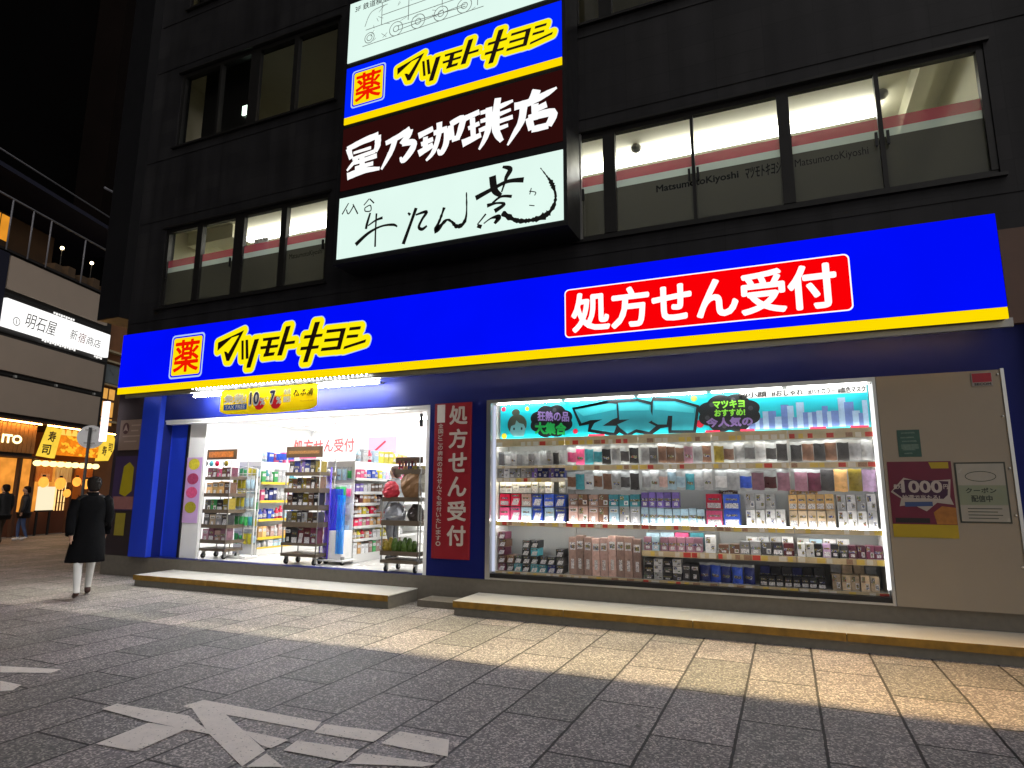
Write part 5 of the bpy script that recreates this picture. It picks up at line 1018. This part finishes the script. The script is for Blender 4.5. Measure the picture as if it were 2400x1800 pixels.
for i, (u0, u1, z0, z1) in enumerate(((-.7, .3, 1.9, 2.75), (.45, 1.5, 1.9, 2.75), (1.75, 2.9, 2.0, 2.75))):
    m = MB(); m.add([(fu(u0+(u1-u0)*j/8), .06+.03*(j % 2), fz(z)) for z in (z0, z1) for j in range(9)], [(j, j+1, 10+j, 9+j) for j in range(8)]); m.build('shop_curtain', FILM('shop curtain', [(.75, .30, .12), (.85, .72, .50), (.70, .22, .06)][i], .9, .5) if i == 0 else FILM('shop curtain %s' % ORD[i], [(.75, .30, .12), (.85, .72, .50), (.70, .22, .06)][i], .9, .5), LB)
for u0, u1 in ((-8, -4.2), (-3.4, -2.7), (-2.5, -1.75), (1.9, 2.6)):
    m = MB(); u = u0
    while u < u1: lbx(u, u+.03, .74, .79, .4, 2.7, m); u += .19
    for z in (.9, 1.5, 2.1, 2.65): lbx(u0, u1, .75, .785, z, z+.03, m)
    m.build('window_lattice', M('dark wood post', (.10, .04, .018), .6), LB)
for i, (u, z, r_) in enumerate(((-.3, 1.55, .15), (.72, 1.5, .17), (1.2, 1.05, .12), (1.75, 1.6, .14), (2.4, 1.5, .15))):
    t = thing('red_lantern', 'glowing orange lantern, %s from the left before the warm shop front' % ORD[i], 'lantern', (-23.4555, 13.7083, 0), 'orange lanterns before the shop front', rz=LBD, local=True)
    MB().ball((fu(u), -.02, fz(z)+.25), r_, r_, r_*1.25, 12, 9).build('shade', E('orange lantern paper', (1, .36, .05), 1.6, .3, 5), t); MB().tube([(fu(u), -.02, fz(z)+.25+r_*1.2), (fu(u), -.02, fz(z)+.32+r_*1.2)], .05).build('cap', DARKF, t)
t = thing('standing_sign_board', 'glowing cream sign board standing in front of the warm shop front', 'sign', (-23.4555, 13.7083, 0), rz=LBD, local=True)
lbx(-.45, .48, .0, .06, .62, 1.68).build('lit_board', E('cream board', (1, .88, .60), 1.0), t); lbx(-.5, .53, .0, .07, .55, .615).build('frame', DARKF, t)
MB().box(fu(-.40), fu(-.30), .02, .06, 0, fz(.545)).box(fu(.33), fu(.43), .02, .06, 0, fz(.545)).build('leg', DARKF, t)
SG = thing('sushi_sign', 'yellow and orange lit sushi sign above the warm shop front', 'sign', (-23.4555, 13.7083, 0), rz=LBD, local=True)
m = MB(); m.prism([(fu(-.92), fz(3.05)), (fu(.0), fz(2.98)), (fu(.25), fz(4.35)), (fu(-.5), fz(4.42))], -.12, .0); m.build('yellow_face', E('sushi sign yellow', (1, .66, .06), 1.0, .35, 3), SG)
m = MB(); m.prism([(fu(2.85), fz(3.0)), (fu(3.6), fz(3.05)), (fu(4.1), fz(4.0)), (fu(3.75), fz(4.45)), (fu(2.9), fz(4.4))], -.12, .0); m.build('yellow_face', E('sushi sign yellow', (1, .66, .06), 1.0, .35, 3), SG)
lbx(.05, 2.9, -.08, .02, 3.15, 4.38).build('orange_face', E('sushi sign orange', (1, .26, .012), .85, .6, 5), SG)
m = MB()
for i in range(46):
    a, b = random.uniform(.2, 2.8), random.uniform(3.2, 4.25); brush(m, [(fu(a), fz(b), .4), (fu(a+.12), fz(b+random.uniform(-.1, .12)), 1), (fu(a+.25), fz(b-.02), .3)], .09, -.082-.0004*i, n=3)
m.build('flame_pattern', E('sushi sign flame', (1, .50, .03), 1.1), SG)
m = MB()
for i in range(7): u = .1+i*.4; m.poly([(fu(u), fz(4.1)), (fu(u+.4), fz(4.1)), (fu(u+.32), fz(4.36)), (fu(u+.06), fz(4.38))], -.105-.0004*i)
m.build('scallop', E('sushi scallop', (1, .7, .12), 1.0), SG)
k = MB(); letter(k, '寿', fu(-.55), fu(-.08), fz(3.72), fz(4.22), -.125, .03, .1); letter(k, '司', fu(-.80), fu(-.28), fz(3.12), fz(3.58), -.125, .03, .1); k.build('sign_lettering', INK, SG); k = MB(); letter(k, '寿', fu(3.05), fu(3.4), fz(3.3), fz(3.8), -.125, .02); letter(k, '司', fu(3.5), fu(3.8), fz(3.5), fz(3.95), -.125, .02)
k.build('sign_lettering', INK, SG)
for i in range(9):
    u = -.95+i*.46; t = thing('paper_lantern', 'pale yellow paper lantern, %s from the left under the sushi sign' % ORD[i], 'lantern', (-23.4555, 13.7083, 0), 'lanterns under the sushi sign', rz=LBD, local=True)
    MB().ball((fu(u), -.12, fz(2.72)), .13, .13, .10).build('shade', E('lantern paper', (1, .76, .28), 2.6, .2, 6), t); MB().tube([(fu(u), -.12, fz(2.72)+.09), (fu(u), -.12, fz(2.72)+.13)], .05).build('cap', DARKF, t)
# narrow building behind it and the dark block over everything
NBd = thing('narrow_building', 'narrow brown building with an amber lattice window behind the blue sign', 'building', (-23.4555, 13.7083, 0), rz=LBD, local=True)
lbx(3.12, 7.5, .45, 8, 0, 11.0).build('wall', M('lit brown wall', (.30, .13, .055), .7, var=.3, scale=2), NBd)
f_ = lbx(3.2, 4.75, .36, .44, 4.75, 7.0).build('lattice_window', M('amber wood', (.16, .07, .02), .6), NBd)
for u0, u1 in ((3.42, 3.8), (3.95, 4.35)):
    for z0, z1 in ((4.95, 5.3), (5.4, 6.2), (6.35, 6.9)): lbx(u0, u1, .33, .355, z0, z1).build('amber_pane', E('amber pane', (1, .48, .10), .75, .3, 4), f_)
m = MB(); lbx(3.2, 5.0, .2, .44, 8.85, 8.95, m); lbx(3.2, 5.0, .2, .44, 8.3, 8.4, m); lbx(3.2, 5.0, .2, .44, 7.05, 7.13, m); lbx(3.1, 4.9, .2, .44, 5.1, 5.2, m); m.build('ledge', M('pale ledge', (.55, .45, .28), .6), NBd)
lbx(3.2, 5.0, .3, .44, 7.2, 8.2).build('grey_window', M('grey window', (.16, .20, .22), .3, var=.4, scale=3), NBd)
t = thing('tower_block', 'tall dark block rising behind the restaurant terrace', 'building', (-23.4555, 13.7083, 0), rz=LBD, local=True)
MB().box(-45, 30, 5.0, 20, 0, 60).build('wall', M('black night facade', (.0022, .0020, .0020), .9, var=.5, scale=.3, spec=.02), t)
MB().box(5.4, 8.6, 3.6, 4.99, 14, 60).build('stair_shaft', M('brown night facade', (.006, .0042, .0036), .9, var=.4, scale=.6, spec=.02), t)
MB().tube([(fu(-14), .25, fz(15.95)), (fu(3.0), .25, fz(15.95))], .03).build('upper_handrail', RL, LB)
MB().tube([(fu(1.36), .1, fz(17.21)), (fu(2.2), .1, fz(17.3)), (fu(2.5), .1, fz(17.1)), (fu(2.5), .1, fz(15.3))], .045, 10).build('drain_pipe', M('grey pipe', (.16, .16, .18), .5), LB)
# round sign on a pole, seen from behind
rx, rz_ = U((213, 1024), 10.5)
t = thing('traffic_sign', 'round traffic sign seen from behind on a grey pole at the street corner', 'traffic sign', (rx, 10.5, 0), rz=math.radians(52), local=True)
m = MB(); m.prism([(.30*math.cos(2*PI*k/28), rz_+.30*math.sin(2*PI*k/28)) for k in range(28)], 0, .015); m.build('disc', M('galvanised sign back', (.88, .89, .89), .4, var=.12, scale=5), t)
MB().tube([(-.03, -.06, 0), (-.03, -.06, rz_+.24)], .035, 10).build('pole', M('dark grey pole', (.10, .10, .10), .5), t)
m = MB(); m.box(-.14, .10, -.025, -.001, rz_+.16, rz_+.20); m.box(-.14, .10, -.025, -.001, rz_-.18, rz_-.14); m.build('bracket', GREYM, t)

# ------------------------------------------------------------------ people
SKIN = M('skin', (.42, .25, .17), .55, var=.06); HAIR = M('dark hair', (.012, .009, .007), .6, var=.6, scale=40, bump=.5, spec=.12)
def person(label, pos, head, H, shirt, trousers, shoes, stride=.22, arms=(.12, -.12), coat=None, hairm=None, hem=.28, extra=None, seed=1):
    """skinned figure: x right, y forward, z up, scaled to height H; head = heading in radians"""
    k = H/1.70; V = []; Ed = []; Rr = []
    def v(x, y, z, r, par=None, ry=None):
        V.append((x, y, z)); Rr.append((r, ry or r)); i = len(V)-1
        if par is not None: Ed.append((par, i))
        return i
    pel = v(0, 0, .93, .135, None, .11); wa = v(0, .0, 1.07, .125, pel, .10); chs = v(0, .01, 1.26, .15, wa, .11); nk0 = v(0, .0, 1.42, .085, chs, .07); nk = v(0, .015, 1.49, .052, nk0)
    hd0 = v(0, .03, 1.56, .074, nk, .085); hd1 = v(0, .025, 1.63, .078, hd0, .095); v(0, .015, 1.68, .05, hd1, .06)
    v(0, .125, 1.585, .012, hd0); v(.083, .02, 1.59, .014, hd0); v(-.083, .02, 1.59, .014, hd0)
    for s, st, ar in ((1, stride, arms[0]), (-1, -stride, arms[1])):
        hp_ = v(s*.09, 0, .88, .10, pel); kn = v(s*.095, st*.62+.05, .49, .062, hp_); an = v(s*.09, st-.02*(st < 0), .09+(.05 if st < 0 else 0), .042, kn); he = v(s*.09, st-.06, .045+(.045 if st < 0 else 0), .04, an); v(s*.10, st+.15, .035, .038, he, .03)
        sh = v(s*.165, .0, 1.385, .062, nk0); el = v(s*.215, ar*.35-.02, 1.12, .047, sh); wr = v(s*.225, ar, .90, .030, el); pm_ = v(s*.222, ar+.015, .845, .027, wr, .038)
        for f_ in range(4): a = v(s*.218, ar-.012+f_*.018, .79, .0095, pm_); v(s*.210, ar-.010+f_*.018+.012, .755+.008*abs(f_-1.5), .008, a)
        th = v(s*.20, ar+.048, .825, .010, pm_); v(s*.192, ar+.062, .795, .008, th)
    me = bpy.data.meshes.new('person'); me.from_pydata([(a*k, b*k, c_*k) for a, b, c_ in V], Ed, []); me.update()
    o = bpy.data.objects.new('person', me); COL.objects.link(o)
    md = o.modifiers.new('skin', 'SKIN'); md.use_smooth_shade = True
    for i, d in enumerate(me.skin_vertices[0].data): d.radius = (Rr[i][0]*k, Rr[i][1]*k); d.use_root = (i == 0)
    sb = o.modifiers.new('sub', 'SUBSURF'); sb.levels = 2; sb.render_levels = 2
    dg = bpy.context.evaluated_depsgraph_get(); me2 = bpy.data.meshes.new_from_object(o.evaluated_get(dg)); bpy.data.objects.remove(o)
    for m_ in (shirt, trousers, shoes, SKIN): me2.materials.append(m_)
    for p in me2.polygons:
        c_ = p.center/k; z = c_.z; p.use_smooth = True
        p.material_index = 2 if z < .105 else (3 if z > 1.455 or (abs(c_.x) > .185 and z < .885) else (1 if z < .93 and abs(c_.x) < .20 else 0))
    o = bpy.data.objects.new('person', me2); COL.objects.link(o); o.location = pos; o.rotation_euler.z = head; o['_o'] = (0, 0, 0); tag(o, label, 'person')
    def ell(rx, ry, cx, cy, z, n=20, wob=0): return [((cx+rx*(1+wob*math.sin(5*2*PI*t/n+z*9))*math.cos(2*PI*t/n))*k, (cy+ry*(1+wob*math.cos(4*2*PI*t/n+z*7))*math.sin(2*PI*t/n))*k, z*k) for t in range(n)]
    hm = MB(); hm.loft([ell(.05, .05, 0, -.055, 1.50), ell(.078, .062, 0, -.045, 1.54), ell(.094, .082, 0, -.025, 1.60), ell(.096, .100, 0, -.004, 1.655), ell(.078, .085, 0, 0, 1.70), ell(.03, .03, 0, 0, 1.722)]); hm.build('hair', hairm or HAIR, o)
    fm = MB()
    for s in (-1, 1): fm.ball((s*.032*k, .112*k, 1.605*k), .009*k, .006*k, .008*k, 8, 5)
    fm.build('eyes', INK, o)
    if coat:
        cm_ = MB(); zb_ = hem*1.70
        prof = [(1.455, .07, .065), (1.42, .145, .095), (1.37, .195, .12), (1.25, .19, .135), (1.05, .178, .135), (.9, .20, .15), (.7, .225, .175), (zb_+.02, .245, .20), (zb_, .243, .198), (zb_+.006, .225, .18)]
        cm_.loft([ell(a, b, 0, 0, z, 24, .035 if z < 1.0 else .015) for z, a, b in prof], cap=False)
        for s, ar in ((1, arms[0]), (-1, arms[1])):
            cm_.tube([(s*.14*k, 0, 1.405*k), (s*.185*k, .0, 1.36*k), (s*.222*k, (ar*.2-.01)*k, 1.2*k), (s*.232*k, (ar*.4-.02)*k, 1.10*k), (s*.238*k, ar*.8*k, .97*k), (s*.236*k, ar*k, .885*k)], [.07*k, .082*k, .075*k, .070*k, .062*k, .056*k], 12)
        cm_.loft([ell(.085, .08, 0, -.004, 1.44), ell(.082, .078, 0, 0, 1.49), ell(.07, .066, 0, 0, 1.49)], cap=False)
        cm_.build('coat', coat, o)
    if extra: extra(o, k)
    return o
def bag(o, k):
    m = MB(); m.bbox(.25*k, .36*k, -.10*k, .18*k, .52*k, .78*k, .03); m.tube([(.30*k, -.06*k, .78*k), (.28*k, .0, .88*k), (.26*k, .02*k, .89*k), (.28*k, .06*k, .88*k), (.30*k, .13*k, .78*k)], .009); return m.build('handbag', M('dark grey bag', (.03, .032, .036), .5), o)
gx, gy = G((190, 1399))
person('person in a long black coat and pale trousers walking along the shop front', (gx, gy, 0), math.radians(62), 1.69, M('black jumper', (.01, .01, .01), .8), M('pale grey trousers', (.60, .60, .57), .75, var=.1, scale=8), M('brown shoes', (.05, .02, .012), .4), .27, (.16, -.18), M('black wool coat', (.006, .0062, .007), .9, var=.4, scale=20, bump=.3, spec=.06), hem=.29)
gx, gy = G((48, 1266))
person('person in a dark jacket and blue jeans in front of the warm lit shops', (gx, gy, 0), math.radians(150), 1.62, M('dark jacket', (.014, .015, .02), .8), M('blue jeans', (.05, .08, .18), .8, var=.2, scale=12), M('white trainers', (.6, .6, .6), .5), .10, (.08, .05), M('dark padded jacket', (.012, .013, .018), .6, var=.3, scale=9), hem=.50)
gx, gy = G((-4, 1275))
person('person in a black jacket cut off by the left edge of the photo', (gx, gy, 0), math.radians(100), 1.66, M('black jacket', (.009, .009, .01), .8), M('brown trousers', (.06, .04, .025), .8), M('black shoes', (.01, .01, .01), .5), .12, (.1, -.1), M('black quilted jacket', (.009, .009, .010), .7, var=.3, scale=9), hem=.48)
person('person in a grey cardigan shopping between the cage cart and the narrow gondola', (-.675*9.45+.04, 9.45, .347), math.radians(80), 1.60, M('grey cardigan', (.16, .17, .18), .8, var=.25, scale=20), M('grey trousers', (.10, .10, .11), .8), M('black shoes', (.01, .01, .01), .5), .05, (.14, .1), M('grey knit cardigan', (.22, .23, .24), .85, var=.35, scale=16), hairm=M('brown hair', (.05, .022, .014), .5, var=.2, scale=30), hem=.42)
